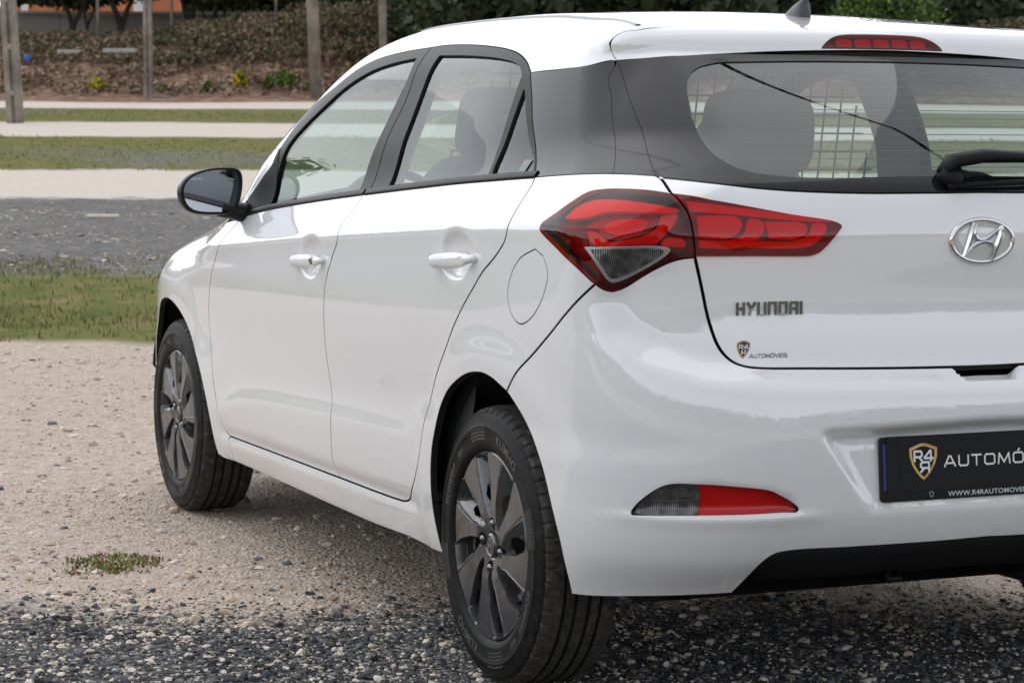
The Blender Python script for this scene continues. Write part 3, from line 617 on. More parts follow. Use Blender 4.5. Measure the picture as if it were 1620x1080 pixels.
# --- doors: frames, glass, waist mouldings
ffr=panel('window_frame',path(['frame_top_front','frame_gap','-belt_front',([(1.9542,.7938,.9487),(1.9788,.7709,1.0029)],0)]),CW,FS,fdoor,holes=[path(['glass_front','glass_front_b','glass_front_c',([(1.7307,.7868,.9828),(1.7404,.7838,.9878)],0)])],hb=.012)
rfr=panel('window_frame',path(['frame_top_rear','frame_back','-belt_rear','-frame_gap']),CW,FS,rdoor,holes=[path(['glass_rear','glass_rear_b','glass_rear_c','glass_rear_d']),path([('glass_small',.0)])],hb=.012)
gfr=panel('side_window',path(['glass_front','glass_front_b','glass_front_c',([(1.7307,.7868,.9828),(1.7404,.7838,.9878)],0)]),CW,[M['glass']],fdoor,gap=-.002,off=-.006,edge=False,hb=.014,ha=.02)
grr=panel('side_window',path(['glass_rear','glass_rear_b','glass_rear_c','glass_rear_d']),CW,[M['glass']],rdoor,gap=-.002,off=-.006,edge=False,hb=.014,ha=.02)
gsm=panel('quarter_window',path([('glass_small',.0)]),CW,[M['glass']],rdoor,gap=-.002,off=-.006,edge=False,hb=.014,ha=.02)
def strip(name,line,ch,width,off,m,parent,shift=0,dz=None):
    P=smooth_line(crom(LN[line] if isinstance(line,str) else line,.015),.012)
    if dz is not None: P=P+np.array(dz)
    P=onsurf(ch,ch.inv(P)); n=grad(P); t=np.gradient(P,axis=0); t/=np.linalg.norm(t,axis=1,keepdims=True); d=np.cross(n,t)
    prof=[(-.5,-.004),(-.5,off*.7),(-.38,off),(.38,off),(.5,off*.7),(.5,-.004)]
    V=np.concatenate([P+d*(u*width+shift)+n*h for u,h in prof]); k=len(P); Fc=[(j*k+i,j*k+i+1,(j+1)*k+i+1,(j+1)*k+i) for j in range(len(prof)-1) for i in range(k-1)]
    o=mesh_py(name,V,Fc,m,parent,smooth=True); return o
strip('waist_moulding','belt_front',CW,.016,.004,M['frame'],fdoor,dz=(0,0,.007)); strip('waist_moulding','belt_rear',CW,.016,.004,M['frame'],rdoor,dz=(0,0,.007))
# --- rear pillar covers
ca=panel('rear_pillar_cover',path([([(.1323,.6841,1.3245),(-.0134,.6676,1.3296),(-.0941,.6498,1.3347),(-.1377,.6098,1.3462)],.004),([(-.1377,.6098,1.3462),(-.1508,.6145,1.3299)],0),'applique_seam',([(-.3652,.7186,1.1118),(-.3285,.7372,1.1105),(-.2459,.7628,1.1072),(-.1126,.7808,1.0997)],.004),'-frame_back']),CW,GS,car,hb=.012,gap=.0012)
cb=panel('rear_pillar_strip',path(['gate_gap_top',([(-.4496,.6662,1.1081),(-.3926,.7043,1.1109),(-.3652,.7186,1.1118)],0),'-applique_seam',([(-.1508,.6145,1.3299),(-.1425,.6062,1.3448)],0)]),CW,GS,car,hb=.010,ha=.010,gap=.0010)
# --- roof with the cant rails and windscreen pillars
hl=path([([(-.0464,.004,1.4413),(-.0464,.1055,1.4413)],0),'-spoiler_top','-spoiler_side',([(-.1377,.6098,1.3462),(-.0941,.6498,1.3347),(-.0134,.6676,1.3296),(.1323,.6841,1.3245)],.004),'-frame_top_rear','-frame_top_front',
   ([(1.9788,.7709,1.0029),(2.05,.775,.975),(2.25,.76,.955),(2.42,.715,.985)],.01),([(2.42,.715,.985),(2.05,.665,1.14),(1.70,.61,1.29),(1.42,.545,1.40)],.01),([(1.42,.545,1.40),(1.50,.30,1.45),(1.53,.004,1.455)],.01)],step=.012)
roof=panel('roof',mirror_half(hl),CT,PS,car,ha=.022,hb=.014,gap=.0015)
scr=path([([(1.53,.004,1.455),(1.50,.30,1.45),(1.42,.545,1.40)],.01),([(1.42,.545,1.40),(1.70,.61,1.29),(2.05,.665,1.14),(2.42,.715,.985)],.01),([(2.42,.715,.985),(2.60,.40,1.02),(2.66,.004,1.02)],.01)],step=.015)
panel('windscreen',mirror_half(scr),CB,[M['glass']],car,ha=.03,hb=.03,gap=0,edge=False,off=-.003)
# --- bonnet
bon=path([([(2.66,.004,1.02),(2.60,.40,1.02),(2.42,.715,.985)],.01),([(2.42,.715,.985),(2.05,.80,.95),(2.10,.79,.925),(2.40,.760,.9),(2.72,.765,.86),(2.93,.72,.8),(3.10,.60,.78)],.008),([(3.10,.60,.78),(3.24,.35,.78),(3.28,.004,.78)],.01)],step=.015)
bonnet=panel('bonnet',mirror_half(bon),CB,PS,car,ha=.02,hb=.02)
# --- front: bumper and headlamps
fb=path([([(3.2,.004,.74),(3.2,.30,.74),(3.12,.52,.73)],.01),([(3.12,.52,.70),(3.06,.76,.62)],0),([(3.06,.76,.62),(2.98,.80,.47),(2.885,.82,.43)],.01),([(2.885,.82,.43),(2.90,.80,.30),(2.92,.78,.22)],.01),([(2.92,.78,.22),(3.15,.6,.2),(3.3,.3,.2),(3.33,.004,.2)],.01)],step=.015)
panel('front_bumper',mirror_half(fb),CF,PS,car,ha=.03,hb=.02)
hlp=panel('headlamp',path([([(3.12,.52,.70),(3.06,.76,.62),(2.93,.79,.78),(2.75,.785,.86)],.004),([(2.75,.785,.86),(2.95,.71,.80),(3.10,.60,.76),(3.12,.52,.73)],.004)],step=.012),CF,[M['clear'],M['gapblack']],car,ha=.02,hb=.02,off=.004); both(hlp)
# --- tailgate
gl=path([([(-.5813,.004,1.077),(-.5810,.0925,1.0761)],0),([p for p in LN['glass_bottom'][::-1][1:]],.008),([(-.4562,.6653,1.1057),(-.4672,.6624,1.1021)],0),([(-.4672,.6624,1.1021),(-.4918,.6648,1.0901),(-.5190,.6659,1.0734)],0),'-lamp_split','gate_gap_low',([(-.6307,.0283,.7223),(-.6307,.004,.7223)],0)])
gate=panel('tailgate',mirror_half(gl),CW,PS,car,ha=.010,gap=.0045)
spo=path([([(-.2213,.004,1.3746),(-.2210,.0367,1.3744)],0),([p for p in LN['spoiler_lip'][::-1]],.01),'spoiler_side','spoiler_top',([(-.0464,.1055,1.4413),(-.0440,.004,1.4420)],0)],step=.006)
sl_=path([([(-.2185,.004,1.3764),(-.2172,.1532,1.3764)],0),('stop_lamp',.002),([(-.2032,.0121,1.4097),(-.2032,.004,1.4097)],0)],step=.004,sig=.002)
spoiler=panel('roof_spoiler',mirror_half(spo),CS,PS,gate,holes=[mirror_half(sl_)],ha=.008,hb=.005,gap=.0015)
rv=path([([(-.5535,.004,1.1075),(-.5492,.2513,1.1053)],0),('-rear_view',.012),([(-.2262,.4023,1.3428),(-.222,.2,1.348),(-.2235,.004,1.350)],.01)])
# the glass panel: printed black border and the clear area inside it
gb=path([([(-.5813,.004,1.077),(-.5810,.0925,1.0761)],0),([p for p in LN['glass_bottom'][::-1][1:]],.008),([(-.4562,.6653,1.1057),(-.4496,.6662,1.1081)],0),'-gate_gap_top',([(-.1425,.6062,1.3448)]+LN['spoiler_lip'][1:]+[(-.2210,.004,1.3746)],.008)])
gb[:,2]=np.minimum(gb[:,2],1.362)
RV=mirror_half(rv)
rwin=panel('rear_window_border',mirror_half(gb),CW,GS,gate,holes=[RV],ha=.012,hb=.009,gap=.0012)
rgl=panel('rear_window',RV,CW,[M['rglass']],gate,gap=-.0025,off=-.0025,edge=False,ha=.014,hb=.012)
# --- rear bumper
bm=path([([(-.6307,.004,.7223),(-.6307,.0283,.7223)],0),'-gate_gap_low','-lamp_under',([(-.4676,.7867,.8860),(-.4594,.8008,.8958)],0),'quarter_bumper_gap','arch_rear_back','bumper_bottom',('diffuser_line',.008),([(-.6458,.03,.3709),(-.6458,.004,.3709)],0)])
bumper=panel('rear_bumper',mirror_half(bm),CW,PS,car,bow=lambda V:-.030*sst(.082,.070,np.abs(V[:,1])+np.maximum(.722-V[:,2],0)*.9)*sst(.696,.704,V[:,2])*(V[:,0]<-.5),ha=.0065,hb=.0062,gap=.0036,depth=.022,holes=[path([('fog',.001)],step=.005)]+[path([('fog',.001)],step=.005)*np.array([1,-1,1])])

# ================================================================ wheels
def rubber_b(nt,b):
    n=noise(nt,60,5); d=noise(nt,9,3)
    c=ramp(nt,mth(nt,'MULTIPLY_ADD',n.outputs[0],.6,mth(nt,'MULTIPLY',d.outputs[0],.45)),[(.42,(.006,.006,.006)),(.62,(.011,.011,.011)),(.78,(.04,.036,.032))]).outputs[0]
    nt.links.new(c,b.inputs['Base Color']); bump(nt,b,n.outputs[0],.15,.002)
def tread_b(nt,b):
    n=noise(nt,45,5); c=ramp(nt,n.outputs[0],[(.35,(.022,.020,.018)),(.6,(.050,.045,.038)),(.8,(.14,.125,.10))]).outputs[0]
    nt.links.new(c,b.inputs['Base Color']); bump(nt,b,n.outputs[0],.25,.002)
M['rubber']=mat('tyre_rubber',(.02,.02,.02),.5,spec=.15,build=rubber_b); M['tread']=mat('dusty_tread',(.045,.04,.036),.85,build=tread_b)
M['letter']=mat('raised_tyre_lettering',(.075,.073,.071),.4)
M['gun']=mat('gunmetal_wheel_paint',(.105,.105,.110),.24,.65,.3)
M['gundark']=mat('dark_wheel_paint',(.016,.016,.017),.5,.3)
M['brake']=mat('brake_metal',(.12,.11,.10),.55,.7)
def font_mesh(txt,size,extr=.0,spacing=1.0,shear=0.0,bold=0.0):
    cu=bpy.data.curves.new('t','FONT'); cu.body=txt; cu.size=size; cu.extrude=extr; cu.space_character=spacing; cu.shear=shear; cu.offset=bold; cu.resolution_u=3
    o=bpy.data.objects.new('t',cu); COL.objects.link(o); bpy.context.view_layer.update()
    me=bpy.data.meshes.new_from_object(o.evaluated_get(bpy.context.evaluated_depsgraph_get()))
    V=np.array([v.co[:] for v in me.vertices]); Fc=[tuple(p.vertices) for p in me.polygons]
    bpy.data.objects.remove(o); bpy.data.curves.remove(cu); bpy.data.meshes.remove(me); return V,Fc
def make_wheel():
    root=empty('wheel'); 
    # outer face looks towards +y, axle at the origin
    n=540
    # tyre profile (r,y): from the bead on the outside, over the tread, to the inside bead
    pr=[(.2035,.078,0),(.2075,.0865,0),(.214,.0905,0),(.220,.0925,0),(.222,.0935,0),(.226,.0935,0),(.240,.0950,0),(.256,.0952,0),(.258,.0962,0),(.262,.0962,0),(.264,.0950,0),(.276,.0930,0),(.286,.0890,0),(.289,.0885,0),(.2915,.0862,0),(.297,.0835,2),(.3015,.0795,2),(.3048,.0735,2),(.3066,.0670,2),(.3076,.0600,1),(.3083,.0520,1),(.3086,.0470,1)]
    def groove(y0,w_): return [(.3088,y0+w_/2,1),(.3008,y0+w_/2-.0012,3),(.3008,y0-w_/2+.0012,3),(.3088,y0-w_/2,1)]
    pr+=groove(.042,.008)+[(.3091,.030,1)]+groove(.0155,.009)+[(.3093,0,1)]+groove(-.0155,.009)+[(.3091,-.030,1)]+groove(-.042,.008)
    pr+=[(.3086,-.052,1),(.3076,-.060,1),(.3058,-.070,2),(.3015,-.0795,2),(.296,-.086,2),(.286,-.090,0),(.262,-.0950,0),(.235,-.0930,0),(.214,-.0880,0),(.2035,-.078,0)]
    pr=[(.2035+(r-.2035)*.945 if r>.2035 else r,y,k) for r,y,k in pr]
    th=np.arange(n)*2*np.pi/n; V=[]; 
    for i,(r,y,k) in enumerate(pr):
        rr=np.full(n,r); ph=(np.arange(n)%9)
        if k==2: rr=np.where((ph==0)|(ph==1),r-.0042,r)            # shoulder sipes
        if k==1: rr=np.where((np.arange(n)+int(abs(y)*260))%9==0,r-.0030,r)
        V.append(np.stack([rr*np.cos(th),np.full(n,y),rr*np.sin(th)],1))
    V=np.concatenate(V); j=np.arange(n); Q=[];mi=[]
    for i in range(len(pr)-1):
        Q.append(np.stack([i*n+j,i*n+(j+1)%n,(i+1)*n+(j+1)%n,(i+1)*n+j],1)); mi.append(np.full(n,1 if pr[i][2] in(1,2) and pr[i+1][2] in (1,2,3) else (2 if pr[i][2]==3 else 0)))
    ty=mesh_np('tyre',V,np.concatenate(Q),[M['rubber'],M['tread'],M['well']],root,midx=np.concatenate(mi))
    ty.data.polygons.foreach_set('use_smooth',np.repeat([p[2]==0 for p in pr[:-1]],n))
    # raised lettering and the honeycomb patches on the side wall
    def bend(txt,size,r0,a0,flip=1,sp=1.05,bold=.0):
        V,Fc=font_mesh(txt,size,.0,sp,0,bold); a=a0+V[:,0]/r0; r=r0+V[:,1]
        return np.stack([r*np.cos(a),np.interp(r,[.219,.238,.253,.2607,.272,.2815],[.0928,.0953,.0956,.0955,.0936,.0895])+.0007,r*np.sin(a)],1),Fc
    mb=MB()
    for txt,sz,a in (('ecowing',.030,R(14)),('ES31',.016,R(47)),('ecowing',.030,R(194)),('ES31',.016,R(227)),('KUMHO',.030,R(-78)),('KUMHO',.030,R(102))):
        V,Fc=bend(txt,sz,.232,a,bold=.0006); mesh_py('tyre_lettering',V,Fc,M['letter'],ty)
    mb=MB()
    for ac in (R(80),R(-100),R(165),R(-15)):
        for ir in range(5):
            for ia in range(11):
                r=.232+ir*.0075; a=ac-(ia+.5*(ir%2))*.030+.12; h=.0026
                V=[( (r+h*math.cos(q))*math.cos(a+h*1.25*math.sin(q)/r),.0958-(max(0,r-.262)*.12),(r+h*math.cos(q))*math.sin(a+h*1.25*math.sin(q)/r)) for q in [math.pi/3*t_ for t_ in range(6)]]
                mb.add(V,[(0,1,2,3,4,5)])
    tag(mb.build('tyre_honeycomb',M['letter'],ty),kind='stuff')
    # steel barrel behind the cover
    mb=MB(); mb.lathe([(.2045,.079),(.2045,.070),(.196,.060),(.192,-.05),(.200,-.078),(.2045,-.078)],64); mb.build('rim',M['gundark'],root,smooth=True)
    mb=MB(); mb.lathe([(.0,.018),(.128,.018),(.130,.012),(.130,-.010),(.0,-.010)],48); mb.lathe([(0.0,.035),(.07,.035),(.075,.02)],32); mb.build('brake_disc',M['brake'],root,smooth=False)
    # wheel cover: height field in polar coordinates with openings cut out
    nr,na=84,720; r=np.linspace(.0,.2065,nr); a=np.arange(na)*2*np.pi/na; RR,AA=np.meshgrid(r,a,indexing='ij')
    per=np.pi/4
    tw=.34*np.clip(1-RR/.2,0,1)**1.0
    u=((AA-tw+.12)%per)/per             # position inside one of eight sectors, growing anticlockwise (seen with z up, x right)
    wf=np.interp(RR,[.03,.055,.10,.15,.20],[1.0,.66,.45,.51,.61])   # flat blade
    wc=np.interp(RR,[.055,.09,.13,.17,.20],[.30,.28,.26,.20,.12])     # hollow chamfer
    dome=.0865+.006*np.sin(np.clip(RR/.2,0,1)*np.pi*.5)-.011*np.clip((.075-RR)/.06,0,1)-.004*(RR/.2)**3
    H=dome.copy()
    tilt=.004*np.clip(u/np.maximum(wf,.01),0,1)*np.clip((RR-.06)/.05,0,1); H-=np.where(u<wf,.004*np.clip((RR-.06)/.05,0,1)-tilt,0)
    x=np.clip((u-wf)/np.maximum(wc,.01),0,1); inch=(u>=wf)
    dep=.026*np.clip((RR-.052)/.03,0,1)*np.clip((.2005-RR)/.004,0,1)
    H-=np.where(inch,dep*(.12+.88*x**1.5),0)
    edge=np.clip((1-u)/.03,0,1)*1.0
    H=np.where((1-u)<.028,np.where(RR>.07,np.maximum(H,dome-dep*np.clip((1-u)/.028,0,1)),H),H)
    H+=np.where(RR>.2,.0005,0)-.012*np.clip((RR-.2035)/.003,0,1)
    # crease line down the middle of each blade
    H-=np.where(u<wf,.0012*np.exp(-((u-wf*.92)/.012)**2)*np.clip((RR-.05)/.04,0,1),0)
    # nut pockets
    nuts=[(.0500*math.cos(q),.0500*math.sin(q)) for q in [R(8),R(98),R(188),R(278)]]
    X=RR*np.cos(AA); Z=RR*np.sin(AA)
    for nx,nz in nuts:
        dd=np.hypot(X-nx,Z-nz); H-=.014*sst(.0150,.0125,dd)
    H-=.0035*sst(.031,.029,RR)
    V=np.stack([X,H,Z],-1).reshape(-1,3)
    # windows: teardrop near the hub and slot by the rim
    uc=wf+wc*.86
    op=(np.abs(u-(wf+1)/2-.06)<np.interp(RR,[.078,.088,.11,.135,.145],[0,.16,.23,.17,0]))&(RR>.078)&(RR<.145)&(u<.985)
    slot=(u>wf+wc*.9)&(u<.985)&(RR>.152)&(RR<.190)
    I,J=np.meshgrid(np.arange(nr-1),np.arange(na),indexing='ij'); J2=(J+1)%na
    Q=np.stack([I*na+J,I*na+J2,(I+1)*na+J2,(I+1)*na+J],-1)
    op=op|slot
    cut=op[:-1]&op[1:]&op[:-1,(np.arange(na)+1)%na]
    keep=~cut; dark=((x>.9)&inch&(RR>.15)&(RR<.2))[:-1]
    Qk=Q[keep]; mk=dark[keep].astype(int)
    fn=np.cross(V[Qk[:,1]]-V[Qk[:,0]],V[Qk[:,3]]-V[Qk[:,0]])[:,1].mean(); 
    if fn<0: Qk=Qk[:,::-1]
    cov=mesh_np('wheel_cover',V,Qk,[M['gun'],M['gun']],root,midx=mk*0)
    mod=cov.modifiers.new('edges','EDGE_SPLIT'); mod.split_angle=R(28)
    for nx,nz in nuts:
        mb=MB(); prof=[(.0001,.094),(.004,.0935),(.0075,.091),(.0088,.087),(.0088,.070)]
        mb.lathe(prof,12,c=(nx,-.004,nz)); mb.build('wheel_nut',M['darkchrome'],root,smooth=True)
    # centre cap with the slanted letter
    mb=MB(); mb.lathe([(.0001,.0862),(.020,.0858),(.0262,.0850),(.0272,.0835),(.0272,.078)],40); cap=mb.build('centre_cap',M['gun'],root,smooth=True)
    mb=MB(); mb.lathe([(.0205,.0862),(.0225,.0872),(.0245,.0862)],40)
    for pl in badge_polys(): mb.prism([(a*.021,b*.021*1.0) for a,b in pl],(0,.0862,0),(1,0,0),(0,0,1),.0012,(0,1,0))
    mb.build('emblem',M['darkchrome'],cap)
    return root
def badge_polys():
    """slanted H inside an oval, unit coordinates (the oval is 1 wide, .62 high in use)"""
    L_=[(-.62,-.52),(-.46,-.60),(-.14,.62),(-.30,.70)]
    Rr=[(.20,-.68),(.36,-.64),(.62,.50),(.46,.58)]
    S_=[(-.28,.62),(-.16,.20),(-.06,.08),(.08,.04),(.30,.16),(.60,.52),(.44,.02),(.26,-.70),(.20,-.30),(.06,-.16),(-.10,-.16),(-.34,-.30),(-.54,-.56),(-.40,-.12)]
    return [S_]
wheel=make_wheel()
for i,(wx,wy) in enumerate(((0,.757),(2.57,.757),(0,-.757),(2.57,-.757))):
    w_=wheel if i==0 else copy_tree(wheel)
    w_.parent=car; w_.location=(wx,wy-.012,.3035-.0015); w_.rotation_euler=(0,R([0,37,10,80][i]) if i!=1 else R(-22),0 if wy>0 else math.pi)
# wheel housings
for wx in (0,2.57):
    for sy in (1,-1):
        mb=MB(); n=28; cx=-.045 if wx==0 else 2.55
        rr=.362 if wx==0 else .405
        ring=[(cx+rr*math.cos(q),.325+rr*math.sin(q)) for q in np.linspace(-.12,math.pi+.12,n)]
        V=[(x,sy*(.775 if z<.42 else .815),z) for x,z in ring]+[(x,sy*.52,z) for x,z in ring]
        Fc=[(i,i+1,i+1+n,i+n) for i in range(n-1)]+[tuple(n+i for i in range(n))]
        mb.add(V,Fc); mb.build('wheel_housing',M['well'],car,smooth=True)

# ================================================================ fittings
nrm=lambda v:np.array(v,float)/np.linalg.norm(v)
def sub(name,pts,ch,m,parent,off,h=.006,gap=0,sig=.002,edge=True,depth=.006,step=.005,flange=False,ha=None):
    P=path([(pts,sig)],step=step) if not isinstance(pts,np.ndarray) else pts
    return panel(name,P,ch,m,parent,ha=ha or h*1.3,hb=h,gap=gap,off=off,edge=edge,depth=depth,flange=flange)
def rib_b(nt,b):
    tc=N(nt,'ShaderNodeTexCoord',name='TC'); w_=N(nt,'ShaderNodeTexWave',wave_type='BANDS',bands_direction='Y'); w_.inputs['Scale'].default_value=95; w_.inputs['Distortion'].default_value=0
    nt.links.new(tc.outputs['Object'],w_.inputs[0]); v=N(nt,'ShaderNodeTexVoronoi'); v.inputs['Scale'].default_value=45; nt.links.new(tc.outputs['Object'],v.inputs['Vector'])
    m=mth(nt,'MULTIPLY',w_.outputs[0],v.outputs['Distance']); nt.links.new(ramp(nt,m,[(.05,(.05,.048,.048)),(.35,(.12,.115,.115)),(.7,(.30,.29,.29))]).outputs[0],b.inputs['Base Color']); bump(nt,b,m,.6,.004)
# ---- tail lamps. Red plastics, light guides behind a clear red lens
M['redlens']=mat('red_lens_body',(.30,.006,.010),.18,0,1,.5)
M['redguide']=mat('bright_red_reflector',(.58,.030,.040),.3)
M['redfog']=mat('fog_reflector_red',(.55,.03,.04),.35); M['reddeep']=mat('deep_red_plastic',(.30,.02,.03),.4)
M['reddark']=mat('dark_red_bezel',(.10,.018,.022),.4); M['redblack']=mat('black_lamp_bezel',(.03,.012,.014),.3)
M['ribgrey']=mat('grey_lens_rib',(.20,.19,.19),.4); M['silver']=mat('silver_reflector',(.42,.42,.43),.25,.8)
M['clearplastic']=mat('smoked_clear_plastic',(.13,.11,.105),.2,.6,.6,build=lambda nt,b:rib_b(nt,b))
def spx(pts): return pts
LOUT=path([([p for p in LN['lamp_top']],.004),('lamp_tip',.003),('lamp_low',.004),([LN['lamp_low'][-1],LN['lamp_under_a'][-1]],0),('lamp_under',.006),'lamp_split'],step=.006)
def shrink(P,ch,d,sig=.006):
    Q=inset(P,ch,d); n=len(Q)
    k=max(1,int(sig/.006)); W_=np.exp(-.5*(np.arange(-3*k,3*k+1)/k)**2); W_/=W_.sum()
    return sum(w_*np.roll(Q,j-3*k,0) for j,w_ in enumerate(W_))
lamp=panel('tail_lamp',LOUT,CW,[M['lens'],M['redlens']],car,ha=.012,hb=.008,gap=.0016,off=.002,depth=.012,flange=False)
panel('lamp_housing',LOUT,CW,[M['reddark'],M['reddark']],lamp,ha=.016,hb=.012,gap=-.002,off=-.034,edge=False)
def pxl(name): return LN[name]
for nm,ln,m_,of,h in LAMPBITS_OUT:
    sub(nm,LN[ln],CW,[M[m_],M[m_]],lamp,of,h=.006,depth=.010,sig=h)
both(lamp)
LIN=path([('inner_lamp',.003),(list(LN['lamp_split']),.004)],step=.006)
LIN=inset(LIN,CW,.0)
gl_=panel('tailgate_lamp',LIN,CW,[M['lens'],M['redlens']],gate,ha=.012,hb=.007,gap=.0030,off=.0045,depth=.009,flange=False)
# housing of the tailgate lamp sits just over the panel, its light guides under the lens
panel('lamp_housing',LIN,CW,[M['reddark'],M['reddark']],gl_,ha=.016,hb=.012,gap=.003,off=.0008,edge=False)
for nm,ln,m_,of,h in LAMPBITS_IN: sub(nm,LN[ln],CW,[M[m_],M[m_]],gl_,of,h=.006,depth=.0012,sig=h)
mirrored(gl_,gate)
# ---- rear fog / reversing lamp in the bumper
FOG=path([('fog',.001)],step=.005)
fog=panel('bumper_lamp',FOG,CW,[M['lens'],M['redlens']],car,gap=.001,off=-.007,ha=.012,hb=.006,edge=False)
panel('lamp_housing',FOG,CW,[M['reddark'],M['reddark']],fog,gap=-.001,off=-.016,edge=False,ha=.016,hb=.01)
sub('reversing_lens',LN['fog_clear'],CW,[M['clearplastic'],M['gapblack']],fog,-.0062,h=.006,depth=.006,sig=.001)
for k in range(3):
    P=[LN['fog_line%d'%k][0],LN['fog_line%d'%k][1]]
    strip('lens_rib',P,CW,.0011,-.0054,M['ribgrey'],fog)
sub('fog_reflector',LN['fog_red'],CW,[M['redfog'],M['redlens']],fog,-.0125,h=.006,depth=.003,sig=.001)
both(fog)
# ---- high stop lamp
SL=mirror_half(sl_)
stl=panel('stop_lamp',SL,CS,[M['lens'],M['redlens']],spoiler,gap=.0012,off=.0006,ha=.008,hb=.004,edge=True,depth=.012,flange=False)
panel('lamp_housing',SL,CS,[M['reddark'],M['reddark']],stl,gap=-.001,off=-.014,edge=False,ha=.01,hb=.008)
for i in range(5):
    y0=.112-i*.047; pts=[(-.213,y0,1.380),(-.211,y0,1.400),(-.211,y0-.036,1.400),(-.213,y0-.036,1.380)]
    sub('stop_lamp_cell',pts,CS,[M['reddeep'],M['reddeep']],stl,-.007,h=.006,depth=.004,sig=0)
# ---- door handles
def handle(parent,x0,x1,z0,z1,key):
    """bowl-shaped recess cover and the grip bar; x0 front end, x1 rear end"""
    L_=x0-x1; n=26; cx=(x0+x1)/2; cz=(z0+z1)/2
    g=empty('door_handle',parent=parent)
    sl=(z1-z0)/(x1-x0)
    ys=lambda x,z: float(SIDE(np.array([x]),np.array([z]))[0])
    V=[];Fc=[]; nu,nv=25,14
    for i in range(nu):
        t=i/(nu-1); x=x0-L_*t; zc=z0+(z1-z0)*t
        hh=.0185*(math.sin(math.pi*min(1,max(0,t*.97+.015)))**.28)*(1-.10*t)
        if t>.75: hh*=1-.30*((t-.75)/.25)**2
        o=.030*math.sin(math.pi*(.10+.86*t))**.55+.004; th=.012
        for j in range(nv):
            a=2*math.pi*j/nv; ca,sa=math.cos(a),math.sin(a)
            z=zc+hh*(abs(sa)**.8)*(1 if sa>0 else -1); y=ys(x,zc)+o-.006+th*.55*(abs(ca)**.7)*(1 if ca>0 else -1)-.15*abs(z-zc)
            V.append((x,y,z))
    for i in range(nu-1):
        for j in range(nv): Fc.append((i*nv+j,(i+1)*nv+j,(i+1)*nv+(j+1)%nv,i*nv+(j+1)%nv))
    Fc+=[tuple(range(nv)),tuple((nu-1)*nv+j for j in range(nv))[::-1]]
    o=mesh_py('grip',V,Fc,M['paint'],g,smooth=True)
    # foot of the grip at the rear and hinge at the front
    mb=MB(); mb.tube([(x0-.012,ys(cx,cz)-.012,z0),(x0-.016,ys(cx,cz)+.016,z0)],[.010,.010],10); mb.build('handle_foot',M['plastic'],g,smooth=True); mb=MB(); mb.tube([(x1+.040,ys(cx,cz)-.015,z1),(x1+.036,ys(cx,cz)+.018,z1)],[.011,.009],12); mb.build('handle_foot',M['paint'],g,smooth=True)
    if key:
        xk=x1+.062; zk=z0+(z1-z0)*.74
        mb=MB(); mb.lathe([(.0001,-.002),(.0045,-.002),(.0048,.001),(.0080,.0012),(.0086,-.001),(.0086,-.01)],24,c=(xk,ys(xk,zk)+.0335,zk)); mb.build('key_barrel',M['darkchrome'],g,smooth=True)
    else:
        xk=x1+.088; zk=z0+(z1-z0)*.6
    return g
handle(fdoor,1.275,1.035,.854,.866,True); handle(rdoor,.262,.020,.905,.9215,False)
for d_ in (fdoor,rdoor,fender,quarter,ca,cb): mirrored(d_,car)
